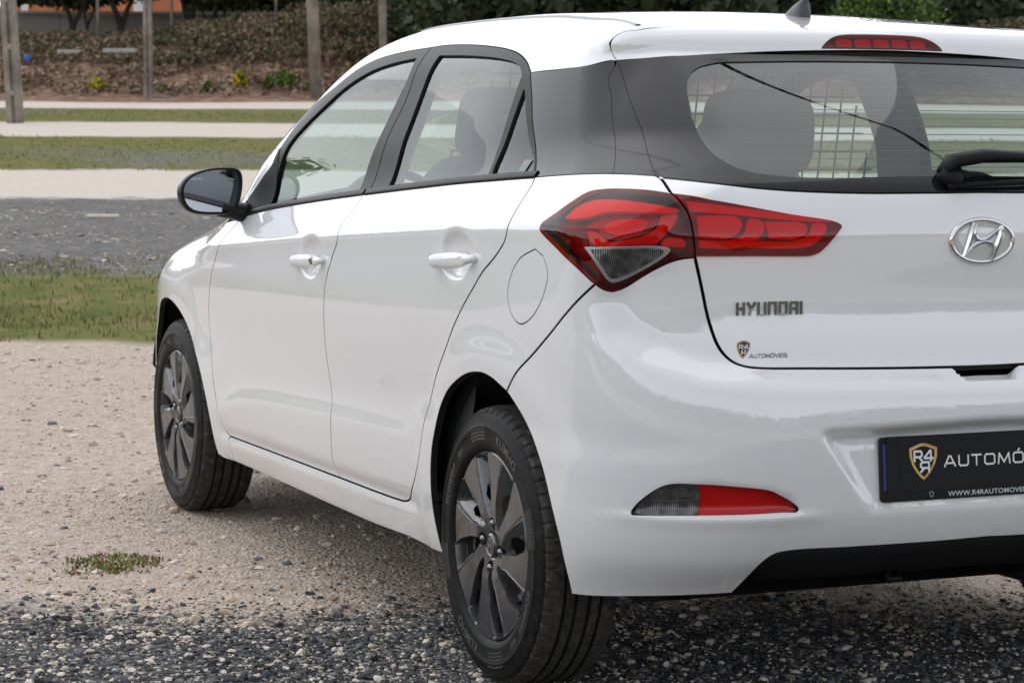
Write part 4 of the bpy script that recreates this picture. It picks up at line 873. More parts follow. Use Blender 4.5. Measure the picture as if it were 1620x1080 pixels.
# ---- door mirrors
def mirror_unit():
    g=empty('door_mirror',parent=car)
    # housing: rounded shell, open towards the rear
    cx,cy,cz=1.93,1.00,1.000
    out=LN2['mirror_outline']     # (y,z) around the rim seen from behind
    o3=np.array([(0,a,b) for a,b in out]); o3=np.vstack([o3[-2:],o3,o3[:3]]); o3=crom(o3,.006)[:,1:]; k0=int(np.argmin(np.hypot(*(o3[:len(o3)//3]-out[0]).T))); k1=len(o3)//2+int(np.argmin(np.hypot(*(o3[len(o3)//2:]-out[0]).T))); o3=o3[k0:k1]; o3=sum(w_*np.roll(o3,j,0) for j,w_ in zip(range(-4,5),[.0,.0,.1,.2,.4,.2,.1,.0,.0])); out=[tuple(q) for q in o3]
    n=len(out); oc=np.mean(out,0); V=[];Fc=[]
    rows=[(0.0,1.0,0),(.004,1.025,0),(.030,1.02,0),(.065,.95,0),(.095,.80,0),(.115,.55,0),(.124,.22,0)]
    for dx,sc_,_ in rows:
        for y,z in out: V.append((cx+dx+.06*(y-oc[0])*0,oc[0]+(y-oc[0])*sc_,oc[1]+(z-oc[1])*sc_-dx*.02))
    for i in range(len(rows)-1):
        for j in range(n): Fc.append((i*n+j,i*n+(j+1)%n,(i+1)*n+(j+1)%n,(i+1)*n+j))
    Fc.append(tuple((len(rows)-1)*n+j for j in range(n)))
    mi=[0 if True else 0]*len(Fc)
    # painted cap above, black below
    mi=[]
    for f in Fc:
        zc=np.mean([V[i][2] for i in f]); xc=np.mean([V[i][0] for i in f]); mi.append(0 if (zc>oc[1]+.018 and xc>cx+.022) else 1)
    mesh_py('mirror_cap',V,Fc,[M['paint'],M['trim']],g,midx=mi,smooth=True)
    # bezel and glass
    V=[];Fc=[]
    for dx,sc_ in ((.0,1.0),(-.003,.975),(.0,.93),(.012,.90),(.012,.05)):
        for y,z in out: V.append((cx+dx,oc[0]+(y-oc[0])*sc_,oc[1]+(z-oc[1])*sc_))
    for i in range(4):
        for j in range(n): Fc.append((i*n+j,i*n+(j+1)%n,(i+1)*n+(j+1)%n,(i+1)*n+j))
    mesh_py('mirror_bezel',V,Fc,M['trim'],g,smooth=True)
    mg=[(cx+.008+.02*(z-oc[1])*.9,oc[0]+(y-oc[0])*.90,oc[1]+(z-oc[1])*.90) for y,z in out]
    mesh_py('mirror_glass',mg,[tuple(range(n))],M['mirror'],g)
    # arm and foot
    mb=MB(); mb.tube([(1.965,.865,.972),(1.965,.835,.966),(1.96,.80,.960),(1.96,.775,.955)],[.030,.030,.034,.036],12,sq=(.85,1.1)); mb.build('mirror_arm',M['trim'],g,smooth=True)
    return g
M['mirror']=mat('mirror_glass',(.42,.46,.50),.02,1)
both(mirror_unit())
# black sail panel at the foot of the front window
sub('mirror_sail',[(1.990,.766,1.0),(1.86,.764,1.066),(1.785,.761,1.10),(1.742,.752,1.148),(1.728,.770,1.055),(1.735,.7838,.985),(1.95,.79,.955)],CW,[M['plastic'],M['gapblack']],fdoor,.0015,h=.012,depth=.003,step=.01)
# ---- badge, lettering, dealer sticker
def on_gate(y,z,off): 
    P,n=surf_at(CW,[(-.6,y,z)],0); return P[0],n[0]
def lay(V2,org_y,org_z,ux,name,m,parent,off,thick=0,Fc=None):
    """flat 2-D shapes laid on the tail: u runs to the car's right (picture right), v up"""
    V2=np.array(V2,float); y=org_y-V2[:,0]*ux; z=org_z+V2[:,1]*ux
    P,n=surf_at(CW,np.stack([np.full(len(y),-.6),y,z],1)); return P+n*off,n
def lay_poly(polys,oy,oz,sc_,name,m,parent,off,thick):
    mb=MB()
    for pl in polys:
        A,n=lay(pl,oy,oz,sc_,name,m,parent,off); B=A+n*thick; k=len(A)
        mb.add(np.vstack([A,B]),[tuple(range(k,2*k)),tuple(range(k))[::-1]]+[(i,(i+1)%k,(i+1)%k+k,i+k) for i in range(k)])
    return mb.build(name,m,parent)
def lay_text(txt,oy,oz,size,width,name,m,parent,off,thick=0,sp=1.0,bold=0,mirror=False,tilt=0):
    V,Fc=font_mesh(txt,size,0,sp,0,bold); w0=V[:,0].max()-V[:,0].min(); V[:,0]-=V[:,0].min()
    if width: V[:,0]*=width/w0
    if mirror: V[:,0]=V[:,0].max()-V[:,0]; Fc=[f[::-1] for f in Fc]
    V[:,1]+=V[:,0]*tilt
    A,n=lay(V[:,:2],oy,oz,1.0,name,m,parent,off)
    if thick<=0: return mesh_py(name,A,Fc,m,parent)
    # thick letters: copy up, and walls along boundary edges
    B=A+n*thick; k=len(A); cnt={}
    for f in Fc:
        for i in range(len(f)):
            e=(f[i],f[(i+1)%len(f)]); cnt[e]=1
    wl=[(b,a,a+k,b+k) for (a,b) in cnt if (b,a) not in cnt]
    return mesh_py(name,np.vstack([A,B]),[tuple(i+k for i in f) for f in Fc]+wl,m,parent)
# wide square lettering drawn as strokes (unit height)
SF={'A':(1.15,[[(0,0),(.48,1),(.67,1),(1.15,0)],[(.22,.30),(.93,.30)]]),'U':(1.0,[[(0,1),(0,.18),(.16,0),(.84,0),(1.0,.18),(1.0,1)]]),'T':(1.0,[[(0,1),(1.0,1)],[(.5,1),(.5,0)]]),
 'O':(1.08,[[(.16,0),(.92,0),(1.08,.18),(1.08,.82),(.92,1),(.16,1),(0,.82),(0,.18),(.16,0)]]),'M':(1.25,[[(0,0),(.10,1),(.625,.12),(1.15,1),(1.25,0)]]),
 'Ó':(1.08,[[(.16,0),(.92,0),(1.08,.18),(1.08,.82),(.92,1),(.16,1),(0,.82),(0,.18),(.16,0)],[(.50,1.20),(.66,1.38)]]),
 'V':(1.1,[[(0,1),(.55,0),(1.1,1)]]),'E':(.9,[[(.9,0),(0,0),(0,1),(.9,1)],[(0,.5),(.8,.5)]]),'I':(0,[[(0,0),(0,1)]]),
 'S':(.95,[[(0,0),(.80,0),(.95,.14),(.95,.36),(.80,.5),(.15,.5),(0,.64),(0,.86),(.15,1),(.95,1)]]),
 'R':(.95,[[(0,0),(0,1),(.78,1),(.95,.84),(.95,.56),(.78,.40),(.1,.40)],[(.55,.40),(.95,0)]]),'4':(1.05,[[(.80,0),(.80,1),(.66,1),(0,.34),(0,.24),(1.05,.24)]])}
def stroke_text(txt,x0,y0,h,width,w,gap=.38,mir=False,wx=1.0):
    """quads (list of 4x2 arrays) for a word: x0,y0 = lower left, h = cap height, w = stroke width"""
    tot=sum(SF[c][0]*wx for c in txt)+gap*(len(txt)-1); k=width/tot if width else h; out=[]; x=0
    for c in txt:
        for st in SF[c][1]:
            p=np.array([((x+a*wx)*k,b*h) for a,b in st])
            for i,(a,b) in enumerate(zip(p[:-1],p[1:])):
                d=(b-a)/(np.linalg.norm(b-a)+1e-9); n=np.array([-d[1],d[0]])*w/2; e=d*w*.45
                out.append(np.array([a-e-n,b+e-n,b+e+n,a-e+n]))
        x+=SF[c][0]*wx+gap
    if mir: out=[np.array([[tot*k-q[0],q[1]] for q in o])[::-1] for o in out]
    return [o+np.array([x0,y0]) for o in out]
bg_=empty('badge',parent=gate)
BZ=.977; bw,bh=.0775,.0475
def ringmesh(rs,name,m):
    V=[];Fc=[];n=72
    base,nn=on_gate(0,BZ,0)
    for k_,(s_,h) in enumerate(rs):
        for j in range(n):
            a=2*math.pi*j/n; y=-(bw-.0+s_)*math.cos(a); z=BZ+(bh+s_)*math.sin(a); V.append((y,z,h))
    P,nm=surf_at(CW,[(-.6,v[0],v[1]) for v in V]); P=P+nm*np.array([v[2] for v in V])[:,None]
    for i in range(len(rs)-1):
        for j in range(n): Fc.append((i*n+j,i*n+(j+1)%n,(i+1)*n+(j+1)%n,(i+1)*n+j))
    return mesh_py(name,P,Fc,m,bg_,smooth=True)
ringmesh([(0.001,.0),(.0008,.004),(-.002,.0065),(-.0065,.0065),(-.0095,.004),(-.0098,.0)],'badge_ring',M['chrome'])
M['chrome2']=mat('shaded_chrome',(.30,.30,.31),.12,1)
V=[(-.6,-(bw-.009)*math.cos(2*math.pi*j/48),BZ+(bh-.009)*math.sin(2*math.pi*j/48)) for j in range(48)]
P,nm=surf_at(CW,V); mesh_py('badge_plate',P+nm*.001,[tuple(range(48))],mat('badge_backing',(.55,.54,.52),.4),bg_)
def hook(pts,name):
    pts=crom(np.array([(a,b,0) for a,b in pts]),.004)[:,:2]; return pts
# slanted H: two leaning posts joined by an S-shaped bar, drawn in metres (u right, v up)
def band(center,widths):
    c_=np.array(center); t=np.gradient(c_,axis=0); t/=np.linalg.norm(t,axis=1,keepdims=True)+1e-9; nn=np.stack([-t[:,1],t[:,0]],1); w_=np.array(widths)[:,None]/2
    return np.vstack([c_+nn*w_,(c_-nn*w_)[::-1]])
def curve(pts,n=24):
    P=crom(np.array([(a,b,0) for a,b in pts],float),.003)[:,:2]; return P
post1=curve([(-.018,.036),(-.026,.018),(-.034,-.006),(-.045,-.032)]); post2=curve([(.046,.030),(.041,.010),(.033,-.012),(.022,-.042)])
bar=curve([(-.014,.034),(-.019,.016),(-.012,.004),(.002,.002),(.018,.010),(.034,.020),(.044,.026)]); bar2=curve([(-.044,-.030),(-.032,-.017),(-.014,-.006),(.004,-.001),(.020,-.004),(.029,-.014)])
for c_,w0,w1,nm in ((post1,.011,.008,'badge_post'),(post2,.010,.012,'badge_post'),(bar,.004,.011,'badge_bar'),(bar2,.004,.010,'badge_bar')):
    k=len(c_); wd=np.interp(np.linspace(0,1,k),[0,.5,1],[w0,max(w0,w1)*1.05,w1 if nm=='badge_post' else .004])
    Q=band(c_,wd); lay_quads=None
    A,n_=lay(Q,0,BZ,1.0,nm,None,None,.0055); B,_=lay(Q,0,BZ,1.0,nm,None,None,.001)
    L1=len(c_); V=list(A[:L1])+list(A[L1:][::-1])+list(B[:L1])+list(B[L1:][::-1])
    mid=(A[:L1]+A[L1:][::-1])/2+n_[:L1]*.0022; V+=list(mid)
    Fc=[]
    for i in range(L1-1):
        Fc+=[(i,i+1,4*L1+i+1,4*L1+i),(4*L1+i,4*L1+i+1,L1+i+1,L1+i),(i,2*L1+i,2*L1+i+1,i+1),(L1+i,L1+i+1,3*L1+i+1,3*L1+i)]
    mesh_py(nm,V,Fc,M['chrome'],bg_)
# maker's lettering, built from strokes
let=empty('lettering',parent=gate)
def strokes(ch):
    T={'H':[[(0,0),(0,1)],[(.8,0),(.8,1)],[(0,.52),(.8,.52)]],'Y':[[(0,1),(.42,.50),(.84,1)],[(.42,.5),(.22,0)]],'U':[[(0,1),(0,.0),(.8,0),(.8,1)]],
       'N':[[(0,0),(0,1),(.8,1),(.8,0)]],'D':[[(0,0),(0,1),(.8,1),(.8,0),(0,0)]],'A':[[(0,0),(0,.85),(.12,1),(.8,1),(.8,0)],[(0,.45),(.8,.45)]],'I':[[(0,0),(0,1)]]}
    return T[ch]
x_=.0; H0=.0225
for ch in 'HYUNDAI':
    mb=MB(); wl=.0188
    for st in strokes(ch):
        q=curve([(x_+a*wl,b*H0) for a,b in st]) if False else np.array([(x_+a*wl,b*H0) for a,b in st])
        for a,b in zip(q[:-1],q[1:]):
            d=(b-a)/np.linalg.norm(b-a); a2,b2=a-d*.0019,b+d*.0019; pp=band([a2,b2],[.0049,.0049])
            A,n_=lay(pp,.565,.8375,1.0,'',None,None,.0004); B=A+n_*(.0034+.0001*len(mb.V)/16)
            mb.add(np.vstack([A,B]),[(4,5,6,7),(0,1,5,4),(1,2,6,5),(2,3,7,6),(3,0,4,7)])
    mb.build('letter_'+ch.lower(),M['darkchrome'],let)
    x_+=wl*(.8 if ch!='I' else 0)+.0096
# sticker: shield and the word
M['gold']=mat('gold_print',(.50,.25,.06),.4); M['blackp']=mat('black_print',(.012,.012,.014),.35); M['whitep']=mat('white_print',(.78,.78,.80),.4)
M['gold2']=mat('pale_gold_print',(.62,.43,.13),.4)
SH=[(0,1.0),(.28,.97),(.62,.86),(.98,.74),(.96,.30),(.80,-.15),(.52,-.55),(.25,-.82),(0,-1.0)]
SHF=np.array(SH+[(-a,b) for a,b in SH[::-1][1:-1]])
def shield(lay_fn,parent,cy_,cz_,s,names='shield'):
    pass
st=empty('dealer_sticker',parent=gate)
lay_poly([SHF*.0158*np.array([1,1.12])],.5465,.7695,1.0,'shield_edge',M['gold'],st,.0004,.0002)
lay_poly([SHF*.0158*np.array([.80,.90])],.5465,.7700,1.0,'shield_field',M['blackp'],st,.0014,.0002)
def lay_strokes(qs,oy,oz,name,m,par,off):
    mb=MB()
    for i,q in enumerate(qs):
        A,n=lay(q,oy,oz,1.0,'',None,None,off+.00002*i); mb.add(A,[(0,1,2,3)])
    return mb.build(name,m,par)
lay_strokes(stroke_text('R4',-.0100,.0012,.0074,.0200,.0017),.5465,.7695,'sticker_print',M['whitep'],st,.0021)
lay_strokes(stroke_text('R',-.0042,-.0095,.0078,.0088,.0017,mir=True),.5465,.7695,'sticker_print',M['whitep'],st,.0021)
lay_strokes(stroke_text('AUTOMÓVEIS',0,0,.0068,.0840,.0012),.5310,.7530,'sticker_print',M['blackp'],st,.0006)
# ---- number plate cover
pl=empty('plate_holder',parent=car)
PA=np.array([-.6600,.2650,.5885]); DN=nrm([-.09,0,-1.0]); RT=np.array([0,-1.,0]); NO=nrm(np.cross(RT,DN))
NO=NO if NO[0]<0 else -NO
def pq(u,v,o=0): return PA+RT*u+DN*v+NO*o
def plate_poly(name,poly,o,th,m,par,bev=0):
    mb=MB(); n=len(poly); V=[pq(u,v,o+th) for u,v in poly]+[pq(u,v,o) for u,v in poly]
    mb.add(V,[tuple(range(n)),tuple(range(n,2*n))[::-1]]+[(i,i+n,(i+1)%n+n,(i+1)%n) for i in range(n)]); return mb.build(name,m,par)
def rrect(u0,u1,v0,v1,r,n=5):
    o=[]
    for cx,cy,a0 in ((u1-r,v0+r,-90),(u1-r,v1-r,0),(u0+r,v1-r,90),(u0+r,v0+r,180)):
        o+=[(cx+r*math.cos(R(a0+90*i/n)),cy+r*math.sin(R(a0+90*i/n))) for i in range(n+1)]
    return o
M['pblack']=mat('matt_black_card',(.011,.011,.012),.45,spec=.18); M['pblack2']=mat('black_plate_frame',(.006,.006,.007),.3,spec=.25)
M['pblue']=mat('blue_plate_band',(.010,.030,.16),.3); M['pgrey']=mat('grey_print',(.50,.55,.58),.4)
bevel_mod(plate_poly('plate_frame',rrect(-.004,.530,-.002,.128,.008),-.004,.009,M['pblack2'],pl),.0015)
plate_poly('plate_band',[(.001,.012),(.014,.012),(.014,.105),(.001,.105)],.005,.0012,M['pblue'],pl)
card=plate_poly('plate_card',rrect(.008,.522,-.003,.109,.003),.0055,.0022,M['pblack'],pl)
plate_poly('card_fold',[(.036,-.003),(.0385,-.003),(.0455,.109),(.043,.109)],.0077,.0006,M['gapblack'],pl)
def plate_text(txt,u,v,size,width,m,o,sp=1,bold=0,mirror=False,name='plate_print'):
    V,Fc=font_mesh(txt,size,0,sp,0,bold); V[:,0]-=V[:,0].min()
    if width: V[:,0]*=width/V[:,0].max()
    if mirror: V[:,0]=V[:,0].max()-V[:,0]; Fc=[f[::-1] for f in Fc]
    return mesh_py(name,[pq(u+a,v-b,o) for a,b,_ in V],[f for f in Fc],m,card)
def plate_shape(poly,u,v,s,m,o,name):
    mb=MB(); mb.add([pq(u+a*s[0],v-b*s[1],o) for a,b in poly],[tuple(range(len(poly)))]); return mb.build(name,m,card)
plate_shape(SHF,.0945,.0500,(.0335,.0370),M['gold2'],.0080,'shield_edge')
plate_shape(np.array([(0,1.0)]+SH[1:][:0]+[(.28,.97),(.62,.86),(.98,.74),(.90,.66),(.6,.78),(.28,.88),(0,.9)]),.0945,.0500,(.0335,.0370),M['gold'],.0082,'shield_gleam')
plate_shape(np.array([(0,-1.0),(.25,-.82),(.52,-.55),(.80,-.15),(.70,-.15),(.45,-.48),(.2,-.72),(0,-.86)]),.0945,.0500,(.0335,.0370),M['gold'],.0082,'shield_gleam')
plate_shape(SHF,.0945,.0497,(.0272,.0310),M['pblack'],.0083,'shield_field')
def plate_strokes(qs,u,v,m,o,name='plate_print'):
    mb=MB()
    for i,q in enumerate(qs): mb.add([pq(u+a_,v-b_,o+.00002*i) for a_,b_ in q],[(0,1,2,3)])
    return mb.build(name,m,card)
plate_strokes(stroke_text('R4',0,0,.0190,.0430,.0043),.0730,.0480,M['whitep'],.0090); plate_strokes(stroke_text('R',0,0,.0190,.0190,.0043,mir=True),.0875,.0705,M['whitep'],.0090)
plate_strokes(stroke_text('AUTOMÓVEIS',0,0,.0200,.2900,.0034,gap=.42),.1440,.0620,M['whitep'],.0086)
plate_text('WWW.R4RAUTOMOVEIS.COM',.1520,.1225,.0140,.235,M['pgrey'],.0056,sp=1.05,bold=.0002)
plate_shape(SHF,.1130,.1170,(.0050,.0060),M['pgrey'],.0056,'shield_edge'); plate_shape(SHF,.1130,.1168,(.0038,.0047),M['pblack2'],.0058,'shield_field')
# plate recess back plate, boot catch notch
# ---- diffuser: black valance under the bumper
dl=crom(LN['diffuser_line'][:-1]+[(-.6458,.0,.3709)],.02); dl=smooth_line(dl,.01)
V=[];Fc=[]; rows=[(.004,.004,.004),(.000,-.006,-.012),(.010,-.028,-.030),(.045,-.062,-.055),(.12,-.085,-.070)]
k=len(dl)
for dx,dz,dz2 in rows:
    for p in dl:
        t=min(1,max(0,(.535-p[1])/.06)); V.append((p[0]+.012+dx,p[1]*(1-.02*(dx>.02)),p[2]+(dz if t>=1 else dz*t+(1-t)*.004)))
for i in range(len(rows)-1):
    for j in range(k-1): Fc.append((i*k+j,i*k+j+1,(i+1)*k+j+1,(i+1)*k+j))
dif=mesh_py('lower_valance',V,Fc,M['plastic'],bumper,smooth=True); mirrored(dif,bumper)
# underbody
mb=MB(); V=[(-.50,-.60,.26),(-.50,.60,.26),(-.38,.66,.235),(3.1,.66,.20),(3.1,-.66,.20),(-.38,-.66,.235)]; mb.add(V,[(0,1,2,3,4,5)]); mb.add([(a,b,c+.06) for a,b,c in V],[(5,4,3,2,1,0)]); mb.build('underbody',M['well'],car)
mb=MB(); mb.box((1.14,.0,.262),(1.66,1.60,.03)); mb.build('floor_pan',M['well'],car)
mb=MB(); mb.tube([(-.62,-.43,.235),(-.30,-.43,.225)],[.024,.024],14); mb.tube([(-.30,-.43,.24),(.05,-.40,.24)],[.07,.07],14,sq=(1,.6)); mb.build('exhaust',M['darkchrome'],car,smooth=True)
mb=MB(); mb.tube([(-.0,-.72,.29),(0,.72,.29)],[.035,.035],10); mb.box((-.1,0,.31),(.12,1.1,.05)); mb.build('rear_axle',M['well'],car)
mb=MB(); mb.tube([(-.56,.190,.300),(-.585,.190,.286),(-.585,.165,.286),(-.56,.165,.300)],[.006]*4,8); mb.build('tow_eye',M['plastic'],car,smooth=True)
# ---- aerial
mb=MB(); AP,_=surf_at(CT,[(.150,0,1.466)]); ax,_,az=AP[0]
prof=[(.062,.000,.004),(.050,.010,.012),(.032,.016,.019),(.012,.019,.028),(-.010,.019,.036),(-.026,.017,.043),(-.034,.013,.040),(-.037,.008,.024),(-.038,.006,.004)]
V=[];Fc=[];n=12
for (dx,wd,h) in prof:
    for j in range(n):
        a=math.pi*j/(n-1); V.append((ax+dx,wd*math.cos(a),az-.005+(h+.004)*math.sin(a)**.8))
for i in range(len(prof)-1):
    for j in range(n-1): Fc.append((i*n+j,i*n+j+1,(i+1)*n+j+1,(i+1)*n+j))
Fc.append(tuple((len(prof)-1)*n+j for j in range(n)))
ae=mesh_py('roof_aerial',V,Fc,mat('grey_aerial_plastic',(.045,.045,.05),.4),car,smooth=True)
mb=MB(); mb.tube([(ax-.026,0,az+.042),(ax-.040,0,az+.064),(ax-.135,0,az+.195)],[.0060,.0040,.0028],8); mb.build('aerial_mast',M['plastic'],ae,smooth=True)
# ---- roof mouldings
rm=[(-.118,.545,1.42),(.05,.533,1.45),(.4,.528,1.465),(.8,.525,1.47),(1.2,.520,1.45)]
both(strip('roof_moulding',rm,CT,.013,.0022,mat('grey_roof_moulding',(.42,.42,.42),.5),car))
# ---- wiper
wp=empty('rear_wiper',parent=gate)
P0,n0=surf_at(CW,[(-.58,.0,1.089)])
mb=MB(); pv=P0[0]+n0[0]*.012
S_=lambda y,z,o: (lambda q: q[0][0]+q[1][0]*o)(surf_at(CW,[(-.55,y,z)]))
mb.tube([S_(.052,1.098,.0),S_(.052,1.098,.028)],[.027,.023],16); mb.build('wiper_pivot',M['plastic'],wp,smooth=True)
mb=MB(); mb.tube([S_(.070,1.104,.016),S_(.045,1.116,.030),S_(-.03,1.122,.036),S_(-.16,1.122,.032),S_(-.27,1.120,.024)],[.018,.028,.027,.020,.010],10,sq=(.55,1)); mb.build('wiper_arm',M['plastic'],wp,smooth=True)
mb=MB(); mb.tube([S_(.065,1.082,.010),S_(-.10,1.088,.012),S_(-.28,1.092,.012)],[.0055]*3,8,sq=(1,1)); mb.build('wiper_blade',M['plastic'],wp,smooth=True)
# ---- heater lines on the rear window
mb=MB()
for i in range(13):
    z=1.128+i*.0168; hw=float(np.interp(z,[1.12,1.16,1.25,1.335],[.44,.515,.505,.45]))
    ys_=np.linspace(hw,-hw,40); P,n_=surf_at(CW,[(-.5,y,z) for y in ys_]); A=P-n_*.0032+[0,0,.0009]; B=P-n_*.0032-[0,0,.0009]; k=len(A); mb.add(np.vstack([A,B]),[(j,j+1,k+j+1,k+j) for j in range(k-1)])
tag(mb.build('heater_lines',mat('brown_heater_wire',(.11,.055,.04),.6),rgl),kind='stuff')

# ================================================================ cabin
M['cloth']=mat('dark_seat_cloth',(.035,.038,.042),.9); M['lining']=mat('grey_lining',(.42,.42,.41),.9); M['dash']=mat('dashboard_plastic',(.022,.023,.024),.6)
M['trimgrey']=mat('grey_pillar_trim',(.20,.21,.21),.8)
def pad(name,c,d,par,m,rot=0,pw=.45,bulge=1.0,n=20):
    V=[];Fc=[]; nu,nv=14,22
    for i in range(nu+1):
        ph=-math.pi/2+math.pi*i/nu
        for j in range(nv):
            th=2*math.pi*j/nv; s=lambda v,p: math.copysign(abs(v)**p,v)
            x=s(math.cos(ph),pw)*s(math.cos(th),pw)*d[0]/2; y=s(math.cos(ph),pw)*s(math.sin(th),pw)*d[1]/2; z=s(math.sin(ph),pw)*d[2]/2
            y*=1-.12*(z/d[2]+.5)
            xr=x*math.cos(rot)-z*math.sin(rot); zr=x*math.sin(rot)+z*math.cos(rot)
            V.append((c[0]+xr,c[1]+y,c[2]+zr))
    for i in range(nu):
        for j in range(nv): Fc.append((i*nv+j,i*nv+(j+1)%nv,(i+1)*nv+(j+1)%nv,(i+1)*nv+j))
    return mesh_py(name,V,Fc,m,par,smooth=True)
for sy in (1,-1):
    s_=empty('front_seat',parent=car)
    pad('backrest',(1.16,sy*.36,.83),(.15,.48,.62),s_,M['cloth'],rot=R(14)); pad('seat_cushion',(1.40,sy*.36,.50),(.52,.50,.16),s_,M['cloth'])
    pad('headrest',(1.055,sy*.36,1.215),(.11,.26,.19),s_,M['cloth'],rot=R(10))
    for q in (-.06,.06):
        mb=MB(); mb.tube([(1.09,sy*.36+q,1.08),(1.06,sy*.36+q,1.18)],[.006,.006],8); mb.build('headrest_post',M['chrome'],s_,smooth=True)
rs=empty('rear_bench',parent=car)
pad('backrest',(.02,0,.78),(.16,1.20,.62),rs,M['cloth'],rot=R(16),pw=.3); pad('seat_cushion',(.33,0,.47),(.52,1.22,.16),rs,M['cloth'],pw=.3)
pad('headrest',(-.15,.270,1.195),(.10,.275,.185),rs,M['cloth'],rot=R(12),pw=.5); pad('headrest',(-.05,-.30,1.045),(.10,.26,.13),rs,M['cloth'],rot=R(12),pw=.5)
mb=MB(); mb.box((-.27,0,.995),(.42,1.10,.014)); mb.build('parcel_shelf',M['dash'],car)
pad('dashboard',(2.16,0,.84),(.52,1.36,.22),car,M['dash'],pw=.4)
mb=MB(); a=np.linspace(0,2*np.pi,33)[:-1]
ring=[(1.86+.06*math.sin(t)*.6,.36+.185*math.cos(t),.90+.175*math.sin(t)) for t in a]
mb.tube(ring+[ring[0]],[.014]*33,8,cap=False); mb.build('steering_wheel',M['dash'],car,smooth=True)
mb=MB(); mb.tube([(2.05,.36,.85),(1.88,.36,.895)],[.035,.05],12); mb.build('steering_column',M['dash'],car,smooth=True)
# headliner and inner pillar trims
def inner(name,P,ch,off,m,g=0,ha=.03,hb=.03): return panel(name,P,ch,[m],car,gap=g,off=off,edge=False,ha=ha,hb=hb)
inner('headliner',mirror_half(hl),CT,-.035,M['lining'],g=.012,ha=.05,hb=.04)
q1=path([([(.14,.684,1.33),(-.0134,.6676,1.33),(-.13,.615,1.34)],.004),'gate_gap_top',([(-.4496,.6662,1.1081),(-.44,.69,1.0)],0),([(-.44,.69,1.0),(-.1,.80,1.0),(.02,.80,1.0)],0),([(.02,.80,1.0),(-.05,.775,1.1),(.03,.735,1.2),(.14,.684,1.33)],0)],step=.02)
both(inner('pillar_trim',q1,CW,-.030,M['trimgrey']))
P=np.array(LN['frame_gap']); 
q2=path([([(.97,.640,1.40),(.77,.640,1.40)],0),([(.77,.64,1.40),(.74,.74,1.2),(.80,.79,1.0)],0),([(.80,.79,1.0),(1.00,.79,1.0)],0),([(1.00,.79,1.0),(.96,.74,1.2),(.97,.64,1.40)],0)],step=.02)
both(inner('pillar_trim',q2,CW,-.035,M['trimgrey']))
dc=path([([(1.95,.79,.95),(1.58,.79,.985),(.93,.79,1.035),(.0,.79,1.09)],.0),([(.0,.79,1.09),(.3,.8,.4),(1.9,.8,.4),(1.95,.79,.95)],0)],step=.03)
both(inner('door_card',dc,CW,-.05,M['dash']))
gt=path([([(-.6,.004,.76),(-.6,.55,.78)],0),([(-.6,.55,.78),(-.52,.58,.95),(-.5,.60,1.085)],0),([(-.5,.60,1.085),(-.56,.3,1.075),(-.57,.004,1.07)],0)],step=.03)
inner('tailgate_trim',mirror_half(gt),CW,-.05,M['dash'])
# wire cargo grille behind the front seats
gr=empty('cargo_grille',parent=car); M['wire']=mat('black_wire',(.01,.01,.01),.5)
ys_=np.arange(-.60,.601,.048); zs=np.arange(.86,1.37,.048); xg=lambda z:.86-.18*(z-.9)
hwz=lambda z: float(np.interp(z,[.8,1.1,1.3,1.4],[.62,.62,.54,.46])); zt=lambda y: float(np.interp(abs(y),[0,.45,.54,.62],[1.37,1.36,1.30,1.1]))
for y in ys_:
    mb=MB(); mb.tube([(xg(.86),y,.86),(xg(zt(y)),y,zt(y))],[.0026]*2,6); mb.build('grille_wire',M['wire'],gr)
for z in zs:
    mb=MB(); mb.tube([(xg(z),-hwz(z),z),(xg(z),hwz(z),z)],[.0026]*2,6); mb.build('grille_wire',M['wire'],gr)
# belt on the rear pillar, sticker in the small window
mb=MB(); P_=[(-.05,-.60,1.30),(-.12,-.56,1.18),(-.13,-.45,1.08)]; 
for a_,b_ in zip(P_[:-1],P_[1:]): mb.tube([a_,b_],[.022,.022],4,sq=(1,.08))
mb.build('seat_belt',M['dash'],car)
pz,_=surf_at(CW,[(0,.76,z) for z in (1,)]) 
wsx=[(.012,.77,1.125),(-.022,.77,1.125),(-.030,.77,1.105),(.004,.77,1.105)]
stk,n_=surf_at(CW,[(-.005,.77,1.137),(-.040,.77,1.137),(-.034,.77,1.104),(.001,.77,1.104)]); mesh_py('window_sticker',stk-n_*.004,[(0,1,2,3)],mat('pale_sticker',(.22,.26,.27),.6),gsm)

# ================================================================ the place
rng=np.random.default_rng(5); random.seed(5)
VD=np.array([math.cos(YAW),math.sin(YAW)]); VR=np.array([math.sin(YAW),-math.cos(YAW)])   # away from / to the right of where the photographer stood
ORG=np.array(CAM_POS[:2])
def W2(d,l): return ORG+VD*d+VR*l
def sm(a,b,x): t=np.clip((x-a)/(b-a),0,1); return t*t*(3-2*t)
_ph=rng.uniform(0,6.28,(12,3)); _k=rng.normal(0,1,(12,2))
def wav(d,l,s):
    o=0
    for i in range(12): o=o+np.sin(d*_k[i,0]*s+l*_k[i,1]*s+_ph[i,0])
    return o/12
def hgt(d,l):
    up=np.where(d>14,.045*(d-14)*sm(13,17,d),0); up=np.minimum(up,2.05+.0*d)
    bank=1.85*sm(58.0,69.0,d+1.2*wav(d,l,.35)); far=np.maximum(d-70,0)*.01
    back=sm(12,60,-d)*.8
    return up+bank+far+back+wav(d,l,1.1)*.018*sm(9,16,np.abs(d-3))+wav(d,l,.25)*.12*sm(30,60,np.abs(d))
def axis(br):
    o=[]
    for a,b,s in br: o+=list(np.arange(a,b,s))
    return np.array(o+[br[-1][1]])
